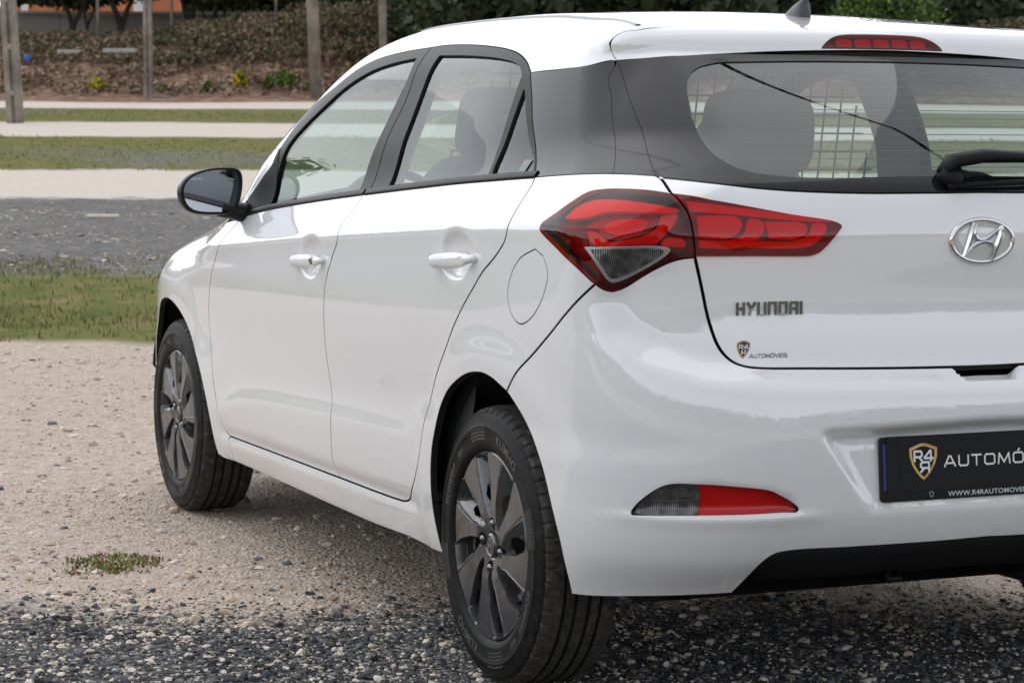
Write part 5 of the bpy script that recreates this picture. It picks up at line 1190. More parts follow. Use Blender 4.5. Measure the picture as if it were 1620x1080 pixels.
da=axis([(-400,-60,20),(-60,0,3),(0,4,.5),(4,14,.10),(14,30,.4),(30,58,1.0),(58,70,.5),(70,120,4),(120,900,40)])
la=axis([(-500,-80,20),(-80,-16,2),(-16,-4,.5),(-4,4,.12),(4,16,.5),(16,80,2),(80,500,20)])
D_,L_=np.meshgrid(da,la,indexing='ij'); Hh=hgt(D_,L_); Hh=Hh+np.where((D_>4)&(D_<14)&(abs(L_)<4),wav(D_,L_,5)*.004,0)
i,j=np.meshgrid(np.arange(len(da)-1),np.arange(len(la)-1),indexing='ij'); nl=len(la); Q=np.stack([i*nl+j,i*nl+j+1,(i+1)*nl+j+1,(i+1)*nl+j],-1).reshape(-1,4)
def ground_b(nt,b):
    tc=N(nt,'ShaderNodeTexCoord',name='TC'); sp=N(nt,'ShaderNodeSeparateXYZ'); nt.links.new(tc.outputs['Object'],sp.inputs[0]); d=sp.outputs[0]
    nA=noise(nt,.9,6,.6); nB=noise(nt,.16,5,.55); nF=noise(nt,14,6,.65); nG=noise(nt,90,4,.6); nM=noise(nt,3.2,6,.6)
    wob_near=mth(nt,'MULTIPLY_ADD',nA.outputs[0],1.0,-.5); wob_far=mth(nt,'MULTIPLY_ADD',nB.outputs[0],5.0,-2.5)
    fine=mth(nt,'MULTIPLY_ADD',nF.outputs[0],.35,-.17); mid=mth(nt,'MULTIPLY_ADD',nM.outputs[0],1.6,-.8)
    dn=mth(nt,'ADD',mth(nt,'ADD',d,wob_near),fine); df=mth(nt,'ADD',mth(nt,'ADD',d,wob_far),mth(nt,'MULTIPLY',mid,1.0))
    def step(v,b,w): return mth(nt,'MULTIPLY_ADD',v,1/w,-b/w+.5,clamp=True)
    vor=N(nt,'ShaderNodeTexVoronoi'); vor.inputs['Scale'].default_value=85; nt.links.new(tc.outputs['Object'],vor.inputs['Vector'])
    vor2=N(nt,'ShaderNodeTexVoronoi'); vor2.inputs['Scale'].default_value=26; nt.links.new(tc.outputs['Object'],vor2.inputs['Vector'])
    sepc=N(nt,'ShaderNodeSeparateColor'); nt.links.new(vor.outputs['Color'],sepc.inputs[0])
    pale=ramp(nt,nF.outputs[0],[(.30,(.42,.33,.26)),(.50,(.65,.535,.445)),(.72,(.80,.70,.61))]).outputs[0]
    pale=mixc(nt,mth(nt,'MULTIPLY',nA.outputs[0],.5),pale,(.50,.395,.31)); pale=mixc(nt,.30,pale,ramp(nt,sepc.outputs[0],[(0,(.22,.18,.145)),(.5,(.48,.41,.35)),(1,(.68,.62,.55))]).outputs[0])
    palefar=mixc(nt,.6,pale,(.82,.73,.66))
    dark=ramp(nt,sepc.outputs[0],[(0,(.045,.046,.050)),(.45,(.085,.087,.092)),(.80,(.13,.13,.13)),(.88,(.30,.27,.23)),(1,(.48,.43,.37))]).outputs[0]
    darkfar=mixc(nt,.5,ramp(nt,nM.outputs[0],[(.3,(.13,.128,.125)),(.6,(.21,.20,.19)),(.75,(.36,.33,.29))]).outputs[0],ramp(nt,nF.outputs[0],[(.3,(.07,.069,.068)),(.5,(.15,.145,.14)),(.66,(.36,.33,.29))]).outputs[0])
    grass=ramp(nt,nM.outputs[0],[(.28,(.085,.11,.022)),(.48,(.15,.165,.038)),(.62,(.22,.185,.070)),(.78,(.32,.25,.15))]).outputs[0]
    soil=ramp(nt,nM.outputs[0],[(.3,(.11,.065,.045)),(.52,(.24,.145,.10)),(.68,(.42,.31,.22))]).outputs[0]
    patch=mth(nt,'MULTIPLY_ADD',nB.outputs[0],6,-2.9,clamp=True)
    mixed=mixc(nt,patch,grass,darkfar)
    c=mixc(nt,step(dn,5.85,.35),dark,pale)
    c=mixc(nt,step(dn,13.45,.35),c,grass)
    g2=mth(nt,'ADD',mth(nt,'MULTIPLY',wob_far,.12),dn)
    c=mixc(nt,step(mth(nt,'ADD',g2,mth(nt,'MULTIPLY',mid,.6)),17.4,.6),c,darkfar)
    c=mixc(nt,step(mth(nt,'ADD',g2,mth(nt,'MULTIPLY',mid,.7)),25.2,.4),c,palefar)
    c=mixc(nt,step(mth(nt,'ADD',g2,mth(nt,'MULTIPLY',mid,1.0)),30.2,.4),c,mixed)
    f2=mth(nt,'ADD',mth(nt,'MULTIPLY',wob_far,.25),dn)
    c=mixc(nt,step(f2,39.2,.5),c,palefar); c=mixc(nt,step(f2,44.3,.6),c,mixed); c=mixc(nt,step(f2,52.6,.6),c,palefar); c=mixc(nt,step(f2,57.8,.6),c,soil)
    # behind the photographer: pale again, then grass
    c=mixc(nt,step(mth(nt,'MULTIPLY',dn,-1),-1.2,.3),c,pale); c=mixc(nt,step(mth(nt,'MULTIPLY',f2,-1),9,1),c,mixed)
    nt.links.new(c,b.inputs['Base Color'])
    h=mth(nt,'ADD',mth(nt,'MULTIPLY',vor.outputs['Distance'],-.5),mth(nt,'ADD',nF.outputs[0],mth(nt,'MULTIPLY',nG.outputs[0],.4)))
    bump(nt,b,h,1.0,.022)
gmat=mat('ground_gravel_and_grass',(.4,.35,.3),.95,spec=.2,build=ground_b)
def to_world(V):
    V=np.asarray(V,float); o=V.copy(); xy=ORG+np.outer(V[:,0],VD)+np.outer(V[:,1],VR); o[:,0:2]=xy; return o
GM=Matrix(((VD[0],VR[0],0,ORG[0]),(VD[1],VR[1],0,ORG[1]),(0,0,1,0),(0,0,0,1)))
# (right-handed frame needs the lateral axis flipped: use left as +y)
GM=Matrix(((VD[0],-VR[0],0,ORG[0]),(VD[1],-VR[1],0,ORG[1]),(0,0,1,0),(0,0,0,1)))
g_=mesh_np('ground',np.stack([D_.ravel(),-L_.ravel(),Hh.ravel()],1),Q[:,::-1],gmat); g_.matrix_world=GM; tag(g_,kind='structure')
# ---- loose stones
def rocks(name,N_,dr,lr,size,cols,mask=None,flat=.6,seed=1,label=None):
    r=np.random.default_rng(seed); t=(1+5**.5)/2
    ico=np.array([(-1,t,0),(1,t,0),(-1,-t,0),(1,-t,0),(0,-1,t),(0,1,t),(0,-1,-t),(0,1,-t),(t,0,-1),(t,0,1),(-t,0,-1),(-t,0,1)])/1.9
    fc=np.array([(0,11,5),(0,5,1),(0,1,7),(0,7,10),(0,10,11),(1,5,9),(5,11,4),(11,10,2),(10,7,6),(7,1,8),(3,9,4),(3,4,2),(3,2,6),(3,6,8),(3,8,9),(4,9,5),(2,4,11),(6,2,10),(8,6,7),(9,8,1)])
    d=r.uniform(*dr,N_); l=r.uniform(*lr,N_)
    if mask is not None: m=mask(d,l,r); d,l=d[m],l[m]
    n=len(d); s=size[0]+(size[1]-size[0])*r.power(.28,n)**1.0 if False else size[0]*np.exp(r.exponential(size[2],n)); s=np.minimum(s,size[1])
    P=ico[None]*(1+r.normal(0,.22,(n,12,1)))*s[:,None,None]/2*np.stack([r.uniform(.8,1.35,n),r.uniform(.7,1.1,n),r.uniform(flat*.7,flat*1.2,n)],1)[:,None,:]
    a=r.uniform(0,6.28,n); ca,sa=np.cos(a)[:,None],np.sin(a)[:,None]; x=P[:,:,0]*ca-P[:,:,1]*sa; y=P[:,:,0]*sa+P[:,:,1]*ca
    z=P[:,:,2]+(hgt(d,l)+s*.12*flat)[:,None]
    V=np.stack([x+d[:,None],y-l[:,None],z],-1).reshape(-1,3); T=(fc[None]+12*np.arange(n)[:,None,None]).reshape(-1,3)
    ms=cols; mi=np.repeat(r.choice(len(ms),n,p=[c[1] for c in ms]),20)
    o=mesh_np(name,V,T,[c[0] for c in ms],midx=mi,smooth=False); o.matrix_world=GM; tag(o,label,None,None,'stuff'); return o
def stone_m(name,c,v=.25):
    def f(nt,b):
        n=noise(nt,35,4,.6); nt.links.new(mixc(nt,n.outputs[0],tuple(x*(1-v) for x in c),tuple(min(1,x*(1+v)) for x in c)),b.inputs['Base Color'])
    return mat(name,c,.9,spec=.25,build=f)
sd1=stone_m('dark_basalt_chip',(.068,.071,.077)); sd2=stone_m('grey_stone_chip',(.16,.162,.168)); sd3=stone_m('pale_limestone_chip',(.66,.585,.50)); sd4=stone_m('tan_limestone_chip',(.57,.46,.36)); sd6=stone_m('brown_limestone_chip',(.38,.285,.21)); sd5=stone_m('slate_chip',(.036,.038,.042))
def edge_d(l): return 5.90+.13*np.sin(l*2.1+.6)+.10*np.sin(l*4.3+1)+.06*np.sin(l*11.)
rocks('dark_gravel',60000,(4.35,6.35),(-2.2,2.6),(.0056,.023,.40),[(sd1,.34),(sd2,.22),(sd5,.20),(sd3,.15),(sd4,.09)],lambda d,l,r:(d<edge_d(l)+r.normal(0,.20,len(d))+.35*(wav(d*1.0,l,9.0))),.65,1,'dark basalt chippings mixed with pale stones')
rocks('pale_gravel',46000,(5.4,13.2),(-3.4,3.0),(.0060,.034,.42),[(sd3,.40),(sd4,.38),(sd6,.18),(sd2,.04)],lambda d,l,r:(d>edge_d(l)-.25)&(r.random(len(d))<np.interp(d,[5.4,7,13],[1,.7,.45])),.55,2,'small pale limestone chips pressed into the ground')
rocks('loose_stones',1000,(5.7,12.6),(-3.0,2.0),(.014,.050,.33),[(sd3,.40),(sd4,.30),(sd6,.18),(sd2,.12)],None,.6,3,'larger loose stones scattered over the pale gravel')
rocks('spilt_dark_chips',3600,(5.7,7.6),(-1.8,2.0),(.006,.018,.35),[(sd1,.5),(sd2,.4),(sd5,.1)],lambda d,l,r:r.random(len(d))<np.exp(-(d-5.8)/.28),.6,4,'dark chips strewn into the pale gravel')
rocks('far_spots',9000,(17.2,25.3),(-6.5,1),(.012,.07,.35),[(sd3,.55),(sd4,.2),(sd1,.25)],lambda d,l,r:(r.random(len(d))<.15+.85*(wav(d,l,1.3)>.05)),.35,6,'pale stones lying on the dark surface')
# ---- grass blades
def blades(name,n,dr,lr,hh,wd,mats,mask=None,seed=1,lean=.5,zoff=0):
    r=np.random.default_rng(seed); d=r.uniform(*dr,n); l=r.uniform(*lr,n)
    if mask is not None: m=mask(d,l,r); d,l=d[m],l[m]
    n=len(d); h=r.uniform(hh[0],hh[1],n); a=r.uniform(0,6.28,n); w_=r.uniform(wd[0],wd[1],n); ln=r.uniform(0,lean,n)*h; b_=r.uniform(0,6.28,n)
    z=hgt(d,l)+zoff; dx,dy=np.cos(a)*w_/2,np.sin(a)*w_/2; lx,ly=np.cos(b_)*ln,np.sin(b_)*ln
    V=np.stack([np.stack([d-dx,-l-dy,z-.005],1),np.stack([d+dx,-l+dy,z-.005],1),np.stack([d+lx*.4+dx*.7,-l+ly*.4+dy*.7,z+h*.55],1),np.stack([d+lx*.4-dx*.7,-l+ly*.4-dy*.7,z+h*.55],1),np.stack([d+lx,-l+ly,z+h],1)],1).reshape(-1,3)
    k=5*np.arange(n)[:,None]; T=np.concatenate([k+np.array([[0,1,2]]),k+np.array([[0,2,3]]),k+np.array([[3,2,4]])],1).reshape(-1,3)
    o=mesh_np(name,V,T,mats,midx=np.repeat(r.integers(0,len(mats),n),3),smooth=False); o.matrix_world=GM; return o
gr1=mat('grass_green',(.15,.19,.035),.7); gr2=mat('grass_olive',(.22,.215,.06),.75); gr3=mat('dry_grass',(.32,.26,.14),.85); gr4=mat('grass_dark',(.07,.10,.022),.7)
tag(blades('verge_grass',46000,(13.3,18.6),(-8,6),(.012,.042),(.006,.014),[gr1,gr2,gr3,gr4],lambda d,l,r:(d>13.45+.25*np.sin(l*2)+.15*np.sin(l*7))&(r.random(len(d))<.35+.65*(wav(d,l,2.0)>-.05)),11),kind='stuff')
tag(blades('meadow_grass',24000,(30,52),(-16,8),(.012,.045),(.012,.03),[gr2,gr3,gr1,gr2],lambda d,l,r:((d<39.5)|(d>45))&(wav(d,l,.5)>-.10),12),kind='stuff')
# ---- weed by the gravel edge
wd_=blades('weed_patch',1100,(6.30,6.62),(-1.24,-.97),(.003,.016),(.005,.011),[gr1,gr4,mat('weed_red',(.20,.08,.04),.7),gr2,gr1,gr3],lambda d,l,r:(((d-6.46)/.17)**2+((l+1.105)/.13)**2)<r.uniform(.1,1.1,len(d))+1.1*wav(d*3,l*3,9.0),21,1.6)
tag(wd_,'small flat green weed growing in the pale gravel near the front left','weed')
# ---- foliage helper
def leaf_cloud(lumps,n,size,seed,dens=None):
    r=np.random.default_rng(seed); V=[];w_=np.array([l[3]*l[4]*l[5] for l in lumps])**.67; w_/=w_.sum(); idx=r.choice(len(lumps),n,p=w_); Lp=np.array(lumps)[idx]
    u=r.normal(0,1,(n,3)); u/=np.linalg.norm(u,axis=1,keepdims=True); rad=r.uniform(.35,1,n)**.5*(1+.12*np.sin(u[:,0]*7+u[:,2]*5)); P=Lp[:,:3]+u*rad[:,None]*Lp[:,3:6]
    s=r.uniform(size[0],size[1],n); A=r.normal(0,1,(n,3)); A/=np.linalg.norm(A,axis=1,keepdims=True); B=np.cross(A,r.normal(0,1,(n,3))); B/=np.linalg.norm(B,axis=1,keepdims=True)
    A*=s[:,None]*.5; B*=s[:,None]*.32
    V=np.stack([P-A,P+B,P+A,P-B],1).reshape(-1,3); Qd=np.arange(4*n).reshape(-1,4); return V,Qd
def leafm(name,c): 
    m=mat(name,c,.75,spec=.3); return m
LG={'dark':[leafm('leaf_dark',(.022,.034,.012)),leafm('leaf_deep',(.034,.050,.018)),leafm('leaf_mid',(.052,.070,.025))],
    'olive':[leafm('leaf_olive',(.11,.105,.050)),leafm('leaf_brown',(.17,.125,.085)),leafm('leaf_dull',(.075,.075,.038))],
    'dry':[leafm('stalk_dry',(.30,.215,.14)),leafm('stalk_brown',(.17,.105,.07)),leafm('leaf_moss',(.11,.115,.05))],
    'yellow':[leafm('leaf_yellow',(.55,.38,.02)),leafm('leaf_lime',(.28,.30,.04)),leafm('leaf_green',(.07,.11,.02))],
    'green':[leafm('leaf_fresh',(.17,.26,.04)),leafm('leaf_green2',(.065,.11,.02)),leafm('leaf_shade',(.04,.07,.015))]}
def px2(u,D): return (u-810)/3746*D
def plant(name,lumps,n,size,pal,seed,label,cat,group=None,kind=None,probs=None):
    V,Qd=leaf_cloud(lumps,n,size,seed); r=np.random.default_rng(seed+99); k=len(LG[pal])
    o=mesh_np(name,V,Qd,LG[pal],midx=r.choice(k,n,p=probs),smooth=False); o.matrix_world=GM; tag(o,label,cat,group,kind); return o
def lump(d,l,z,sd_,sl_,sz): return (d,-l,z,sd_,sl_,sz)
# small bushes on the bank
for k,(u,v,wpx,hpx,pal,lab) in enumerate([(156,139,36,22,'yellow','yellow flowering low bush on the reddish bank, left of the middle post'),(381,128,26,28,'yellow','round yellow-topped bush on the bank between the middle and the thick right post'),(452,126,40,30,'green','bright green double bush on the bank left of the thick right post'),(425,134,20,18,'green','small low green bush on the bank touching a taller one'),(330,147,20,22,'green','small green bush at the foot of the bank, right of the middle post'),(486,145,14,16,'green','tiny green bush at the foot of the thick right post'),(215,153,16,10,'green','pale green tuft just left of the middle post foot'),(262,152,26,12,'green','pale green tuft just right of the middle post foot')]):
    Dd=60.2; l=px2(u,Dd); rw=wpx/3746*Dd/2; rh=hpx/3746*Dd/2; z=1.186+(214.5-v)/3746*Dd; z=max(z,hgt(np.array([Dd]),np.array([l]))[0]+rh*.6)
    plant('bush',[lump(Dd,l,z,rw*.8,rw*.75,rh),lump(Dd,l-rw*.45,z-rh*.3,rw*.5,rw*.5,rh*.6),lump(Dd,l+rw*.4,z-rh*.25,rw*.5,rw*.5,rh*.6)],260,(.06,.16),pal,40+k,lab,'bush')
# dry growth on the bank and the hedge above it
lp=[]
for k in range(260):
    l=rng.uniform(-17,-.5); d=rng.uniform(59.5,66); lp.append(lump(d,l,hgt(np.array([d]),np.array([l]))[0]+.04,rng.uniform(.25,.7),rng.uniform(.3,.9),rng.uniform(.06,.22)))
plant('bank_scrub',lp,14000,(.06,.20),'dry',71,'dry brown scrub and dead grass over the bank',None,None,'stuff',[.35,.45,.2])
lp=[]
for k in range(300):
    l=rng.uniform(-17,-1); d=rng.uniform(63.6,68.4); t=np.interp(l,[-17,-10.5,-8.5,-5,-1],[.22,.25,.75,1.25,1.2])*(1 if d>65 else .6); z0=hgt(np.array([d]),np.array([l]))[0]
    lp.append(lump(d,l,z0+t*.45*rng.uniform(.5,1.1),rng.uniform(.4,.9),rng.uniform(.4,1.0),t*rng.uniform(.35,.6)))
lpa=[q for k,q in enumerate(lp) if (k*7)%10<5]; lpb=[q for k,q in enumerate(lp) if (k*7)%10>=5]
plant('hedge_growth',lpa,26000,(.05,.17),'dry',72,'tangled brown and olive hedge along the top of the bank',None,None,'stuff',[.30,.35,.35])
plant('hedge_growth',lpb,22000,(.05,.15),'olive',73,'greener clumps in the tangled hedge on the bank',None,None,'stuff',[.45,.15,.40])
# ---- posts
M['wood']=mat('weathered_post',(.20,.165,.14),.9,build=lambda nt,b:(lambda n:(nt.links.new(ramp(nt,n.outputs[0],[(.35,(.15,.128,.11)),(.6,(.31,.265,.23)),(.8,(.45,.40,.35))]).outputs[0],b.inputs['Base Color'])))(noise(nt,1.8,6,.6)))
def post(u0,v0,u1,D,wpx,h,label,group,thick=True,grooved=True):
    l0=px2(u0,D); z0=hgt(np.array([D]),np.array([l0]))[0]; l1=px2(u1,D); ztop=1.186+214.5/3746*D; w_=wpx/3746*D
    t=(z0+h-z0)/(ztop-z0); lt=l0+(l1-l0)*t; p=empty('concrete_post' if grooved else 'fence_post'); tag(p,label,'post',group)
    a=np.array([D,-l0,z0-.3]); b=np.array([D,-lt,z0+h])
    def prof(w,dp,notch): return [(-w/2,-dp/2),(-w*.12,-dp/2),(-w*.12,-dp/2+notch),(w*.12,-dp/2+notch),(w*.12,-dp/2),(w/2,-dp/2),(w/2,dp/2),(-w/2,dp/2)]
    def shaft(nm,wa,wb,da_,db_,notch):
        A=[(a[0]+y,a[1]+x,a[2]) for x,y in prof(wa,da_,notch)]; B=[(b[0]+y,b[1]+x,b[2]) for x,y in prof(wb,db_,notch)]; n=8
        o=mesh_py(nm,A+B,[tuple(range(n)),tuple(range(n,2*n))[::-1]]+[(i,i+n,(i+1)%n+n,(i+1)%n) for i in range(n)],M['wood'],p); return o
    if grooved:
        shaft('shaft',w_,w_*.8,w_*.85,w_*.7,w_*.18)
        for k in range(1,int(h/.85)):
            c_=a+(b-a)*(k*.85/np.linalg.norm(b-a)); mb=MB(); mb.box((c_[0]-w_*.36,c_[1],c_[2]),(w_*.14,w_*.3,.10)); mb.build('step_web',M['wood'],p)
    else: mb=MB(); mb.tube([a,b],[w_/2,w_*.42],8); mb.build('shaft',M['wood'],p,smooth=True)
    p.matrix_world=GM; return p
post(27,203,17,44,24,6.5,'thick weathered concrete post at the far left with one recessed web','x')
post(236,158,235,59.2,14,6.5,'slim weathered concrete post standing in the middle of the bank foot','x')
post(501,160,494,59.0,20,7.0,'thick leaning brown pole right beside the car roof pillar','x',grooved=False)
post(606,130,604,60.5,13,7.0,'brown pole rising behind the car roof, right of the thick leaning one','x',grooved=False)
for u,lab in ((157,'thin grey fence stake in front of the dark forked trees'),(273,'thin fence stake between the middle post and the forked trees'),(437,'thin fence stake above the olive hedge, left of the thick pole')): post(u,100,u,66.5,5,3.2,lab,'x',grooved=False)
for o in list(bpy.data.objects):
    if o.get('group')=='x': del o['group']
post(1417,60,1417,62,5,3.4,'thin stake in front of the dark trees, above the car roof',None,grooved=False)
# ---- grey wall, houses
M['wall']=mat('grey_render',(.30,.28,.26),.9,build=lambda nt,b:(lambda n:nt.links.new(ramp(nt,n.outputs[0],[(.3,(.22,.21,.20)),(.6,(.33,.31,.29)),(.8,(.40,.38,.35))]).outputs[0],b.inputs['Base Color']))(noise(nt,.7,6,.65)))
M['coping']=mat('pale_coping',(.42,.40,.37),.9); M['terra']=mat('terracotta_render',(.52,.17,.07),.85,build=lambda nt,b:(lambda n:nt.links.new(ramp(nt,n.outputs[0],[(.3,(.42,.145,.065)),(.7,(.58,.22,.10))]).outputs[0],b.inputs['Base Color']))(noise(nt,.8,5,.6)))
M['white']=mat('white_render',(.72,.71,.70),.8); M['dglass']=mat('dark_window_glass',(.03,.035,.04),.1); M['tile']=mat('clay_roof',(.30,.11,.06),.85)
ww=empty('boundary_wall'); tag(ww,'long grey rendered wall behind the hedge and under the trees','wall'); ww.matrix_world=GM
for k in range(9):
    la_=-17.5+k*2.0+0; mb=MB(); mb.box((71.2,-(la_+.99),4.05),(.2,1.98,1.30+.02*(k%2))); mb.build('wall_panel',M['wall'],ww)
mb=MB(); mb.box((71.2,8.5,4.76),(.30,18.1,.08)); mb.build('coping',M['coping'],ww)
hb_=empty('terracotta_house'); tag(hb_,'terracotta orange house with white trims behind the forked trees','house'); hb_.matrix_world=GM
def hbox(nm,u0,u1,z0,z1,d,dep,m,par,D=96):
    a,b=px2(u0,D),px2(u1,D); mb=MB(); mb.box((d+dep/2,-(a+b)/2,(z0+z1)/2),(dep,abs(b-a),z1-z0)); return mb.build(nm,m,par)
hbox('wall',20,322,3.6,9.6,96,9,M['terra'],hb_); hbox('plinth',20,322,3.5,5.0,95.93,.06,M['white'],hb_)
hbox('pilaster',38,49,4.9,9.5,95.86,.12,M['white'],hb_); hbox('pilaster',214,240,4.9,9.5,95.86,.12,M['white'],hb_); hbox('pilaster',318,324,4.9,9.5,95.86,.12,M['white'],hb_)
for u in (80,130,175,262,295):
    f=hbox('window_frame',u-10,u+10,6.9,8.5,95.90,.09,M['white'],hb_); hbox('pane',u-8,u+8,7.02,8.38,95.86,.03,M['dglass'],f)
mb=MB(); a_,b_=-px2(14,96),-px2(328,96); mb.add([(95.4,a_,9.55),(95.4,b_,9.55),(105.6,b_,9.55),(105.6,a_,9.55),(100.5,a_-1.5,11.6),(100.5,b_+1.5,11.6)],[(0,1,5,4),(2,3,4,5),(0,4,3),(1,2,5),(3,2,1,0)]); mb.build('roof',M['tile'],hb_)
h2=empty('white_house'); tag(h2,'white house just showing above the hedge beside the thick pole','house'); h2.matrix_world=GM
hbox('wall',508,640,5.6,9.6,92,8,M['white'],h2,D=92); f=hbox('window_frame',560,575,6.4,7.6,91.93,.09,M['coping'],h2,D=92); hbox('pane',562,573,6.5,7.5,91.89,.03,M['dglass'],f,D=92)
mb=MB(); a_,b_=-px2(504,92),-px2(644,92); mb.add([(91.5,a_,9.6),(91.5,b_,9.6),(100.5,b_,9.6),(100.5,a_,9.6),(96,a_-1,11.2),(96,b_+1,11.2)],[(0,1,5,4),(2,3,4,5),(0,4,3),(1,2,5),(3,2,1,0)]); mb.build('roof',M['tile'],h2)
hbox('wall',0,0,0,0,0,0,M['white'],h2) if False else None
gw=hbox('garden_wall',508,650,3.9,5.05,78,.2,M['wall'],None,D=78); gw.matrix_world=GM; tag(gw,'pale grey low wall between the thick pole and the white house','wall')
# ---- odds and ends on the bank
mb=MB(); mb.lathe([(.0001,.0),(.075,0),(.085,.02),(.085,.20),(.075,.22),(.0001,.225)],16,axis='z',c=(63.5,-px2(46,63.5),hgt(np.array([63.5]),np.array([px2(46,63.5)]))[0]+.05)); o=mb.build('plastic_drum',mat('blue_plastic',(.03,.14,.50),.45),None,smooth=True); o.matrix_world=GM; tag(o,'small blue plastic drum lying in the scrub at the far left','drum')
for u,wp,v,lab in ((113,36,90,'pale concrete slab half hidden in the scrub, right of the blue drum'),(193,52,86,'longer pale concrete slab in the scrub left of the middle post')):
    Dd=64.5; l=px2(u,Dd); z=1.186+(214.5-v)/3746*Dd; mb=MB(); mb.box((Dd,-l,max(z,hgt(np.array([Dd]),np.array([l]))[0]+.12)),(.5,wp/3746*Dd,.13)); o=mb.build('concrete_slab',M['coping'],None); o.matrix_world=GM; bevel_mod(o,.02); tag(o,lab,'slab')
mb=MB(); mb.box((22.6,-px2(162,22.6),hgt(np.array([22.6]),np.array([px2(162,22.6)]))[0]+.012),(.16,.30,.03)); o=mb.build('flat_stone',sd3,None); o.matrix_world=GM; bevel_mod(o,.008); tag(o,'flat pale stone lying alone on the dark asphalt strip at the left','stone')
# ---- trees
M['bark']=mat('dark_bark',(.035,.030,.026),.95)
def tree(u,D,wpx,H,forks,pal,seed,label,crown=(2.2,2.0),nleaf=2600,z_cr=.62,group=None):
    r=random.Random(seed); l=px2(u,D); z0=hgt(np.array([D]),np.array([l]))[0]-.1; w_=wpx/3746*D/2; t=empty('tree'); tag(t,label,'tree',group); tips=[]
    p0=np.array([D,-l,z0]); fk=p0+np.array([0,r.uniform(-.1,.1),H*.16]); mb=MB(); mb.tube([p0-[0,0,.2],p0+(fk-p0)*.5,fk],[w_*1.3,w_,w_*.95],9); mb.build('trunk',M['bark'],t,smooth=True)
    for k in range(forks):
        an=(-1 if k%2 else 1)*r.uniform(.25,.75); q=[fk-[0,0,.1]]; cur=fk.copy(); dr=np.array([r.uniform(-.4,.4),an,1.2]); dr/=np.linalg.norm(dr)
        for s in range(4): cur=cur+dr*H*.15; dr=dr+np.array([r.uniform(-.2,.2),r.uniform(-.25,.25),.15]); dr/=np.linalg.norm(dr); q.append(cur.copy())
        mb=MB(); mb.tube(q,[w_*.75,w_*.6,w_*.45,w_*.3,w_*.15],7); mb.build('limb',M['bark'],t,smooth=True); tips.append(cur); tips.append(q[2])
    lp=[]
    for k in range(16):
        c_=tips[k%len(tips)]; lp.append((c_[0]+r.uniform(-1,1)*crown[0]*.6,c_[1]+r.uniform(-1,1)*crown[0]*.7,c_[2]+r.uniform(-.3,1)*crown[1]*.5,r.uniform(.5,1)*crown[0]*.55,r.uniform(.5,1)*crown[0]*.55,r.uniform(.4,.8)*crown[1]*.5))
    V,Qd=leaf_cloud(lp,nleaf,(.10,.26),seed); rr=np.random.default_rng(seed); mesh_np('crown',V,Qd,LG[pal],t,midx=rr.integers(0,3,nleaf),smooth=False); t.matrix_world=GM; return t
for k,(u,wp,f,lab) in enumerate([(114,11,2,'dark forked tree in front of the orange house, leftmost of the group'),(141,6,2,'slim dark tree beside the leftmost forked one'),(190,13,3,'thick dark tree with three limbs left of the middle post'),(307,13,3,'dark leaning tree with spreading limbs right of the middle post'),(337,6,2,'slim dark tree next to the spreading one'),(352,8,2,'dark straight tree at the right end of the forked group'),(20,7,2,'dark tree at the picture edge behind the thick left post')]):
    tree(u,68.8,wp,3.1,f,'dark',100+k,lab,crown=(1.5,.9),nleaf=3600)
for k,(u,D,lab,pal,cr) in enumerate([(430,76,'dark evergreen standing over the hedge, left of the thick pole','dark',(2.3,2.6)),(560,80,'dark evergreen behind the thick pole','dark',(2.2,2.2)),(700,66,'dark tree behind the front of the car roof','olive',(2.2,2.6)),(800,68,'dark evergreen above the middle of the car roof','dark',(2.6,3)),(930,70,'black-green evergreen left of the roof aerial','dark',(2.8,3)),(1060,68,'tall black-green evergreen above the tailgate hinge line','dark',(2.8,3)),(1190,70,'dense dark evergreen just left of the roof aerial','dark',(2.8,3)),(1300,71,'dense dark evergreen just right of the roof aerial','dark',(2.6,3)),(1520,72,'dark evergreen above the right end of the roof spoiler','dark',(2.8,3)),(1640,70,'dark evergreen at the right picture edge','dark',(2.8,3))]):
    tree(u,D,10,6.0,3,pal,200+k,lab,crown=cr,nleaf=6500)
lp=[]
for k in range(46):
    u=np.interp(k,[0,45],[640,1700]); l=px2(u,64)+rng.uniform(-.3,.3); d=rng.uniform(62,67); z0=hgt(np.array([d]),np.array([l]))[0]; lp.append(lump(d,l,z0+rng.uniform(.2,1.9),.9,rng.uniform(.6,1.1),rng.uniform(.6,1.2)))
for k in range(34):
    u=np.interp(k,[0,33],[335,660]); d=rng.uniform(73,76); l=px2(u,d); lp.append(lump(d,l,rng.uniform(4.3,6.6) if u<500 or u>570 else rng.uniform(4.2,4.7),1.0,rng.uniform(.7,1.2),rng.uniform(.7,1.1)))
for k in range(60):
    u=np.interp(k,[0,59],[640,1750]); d=rng.uniform(70,76); lp.append(lump(d,px2(u,d),rng.uniform(4.0,6.8),1.2,rng.uniform(.8,1.4),rng.uniform(.8,1.3)))
plant('thicket',lp,52000,(.09,.26),'dark',300,'dark thicket of undergrowth in front of the evergreens',None,None,'stuff')
plant('thicket',lp,9000,(.35,.75),'dark',305,'deep shade inside the thicket and evergreens',None,None,'stuff',[.8,.2,.0])
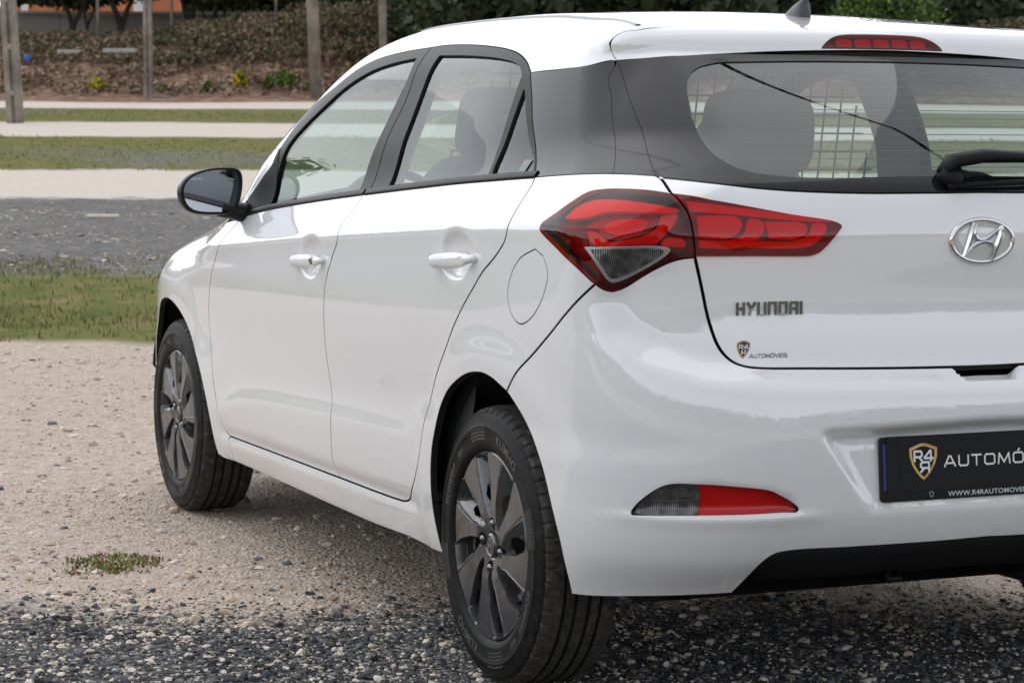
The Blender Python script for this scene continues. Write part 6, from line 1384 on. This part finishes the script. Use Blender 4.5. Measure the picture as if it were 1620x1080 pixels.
plant('bush',[lump(61,px2(1350,61),4.1,1.0,.9,.75),lump(61,px2(1400,61),4.3,1.0,1.0,.8),lump(61,px2(1450,61),4.0,.9,.7,.7),lump(61,px2(1375,61),3.4,1.1,1.4,.8)],5200,(.06,.18),'green',301,'broad mid-green bush above the brake light, in front of the dark trees','bush',probs=[.15,.40,.45])
plant('bush',[lump(61.5,px2(1560,61),3.6,1.0,1.1,.6),lump(61.5,px2(1610,61),3.7,.9,.9,.6)],3000,(.06,.18),'olive',302,'brownish dead bush at the top right corner','bush')
# ---- unseen tree belt round the field, added for dark reflections on the car
lp=[]; r_=np.random.default_rng(9)
for k in range(300):
    a=2*math.pi*k/300+r_.uniform(-.01,.01); rad=r_.uniform(62,74); x=rad*math.cos(a); y=rad*math.sin(a)
    if x>30 and abs(y)<22: continue
    hh=r_.uniform(2.6,5.0)+(3.0 if x<-20 else 0); zz=float(hgt(np.array([x]),np.array([-y]))[0]); lp.append((x,y,zz+hh*.42,r_.uniform(1.5,3),r_.uniform(1.5,3),hh*.55))  # taller behind the camera, to darken the rear of the car
plant('reflection_tree_belt',lp,120000,(.28,.75),'dark',303,'unseen distant belt of trees round the field, added to darken reflections on the car',None,None,'stuff')

# ---- overhead service cable across the field (its reflection shows in the glass)
ca_=empty('overhead_cable'); tag(ca_,'thin black overhead cable strung high across the field','cable')
P1=np.array([1.41,-1.89,6.5]); P2=np.array([.36,-3.49,6.5]); dv=(P2-P1)/np.linalg.norm(P2-P1); a=P1-dv*30; b=P2+dv*30
mb=MB(); mb.tube([a+(b-a)*t+np.array([0,0,((t-.5)**2-.0)*4.0]) for t in np.linspace(0,1,25)],[.016]*25,6); mb.build('wire',M['wire'],ca_,smooth=True)
for q in (a,b):
    pp=empty('cable_post'); tag(pp,('wooden pole at the near end of the overhead cable' if q is b else 'wooden pole at the far end of the overhead cable'),'post'); mb=MB(); mb.tube([(q[0],q[1],-.3),(q[0],q[1],7.8)],[.14,.10],10); mb.build('shaft',M['wood'],pp,smooth=True)
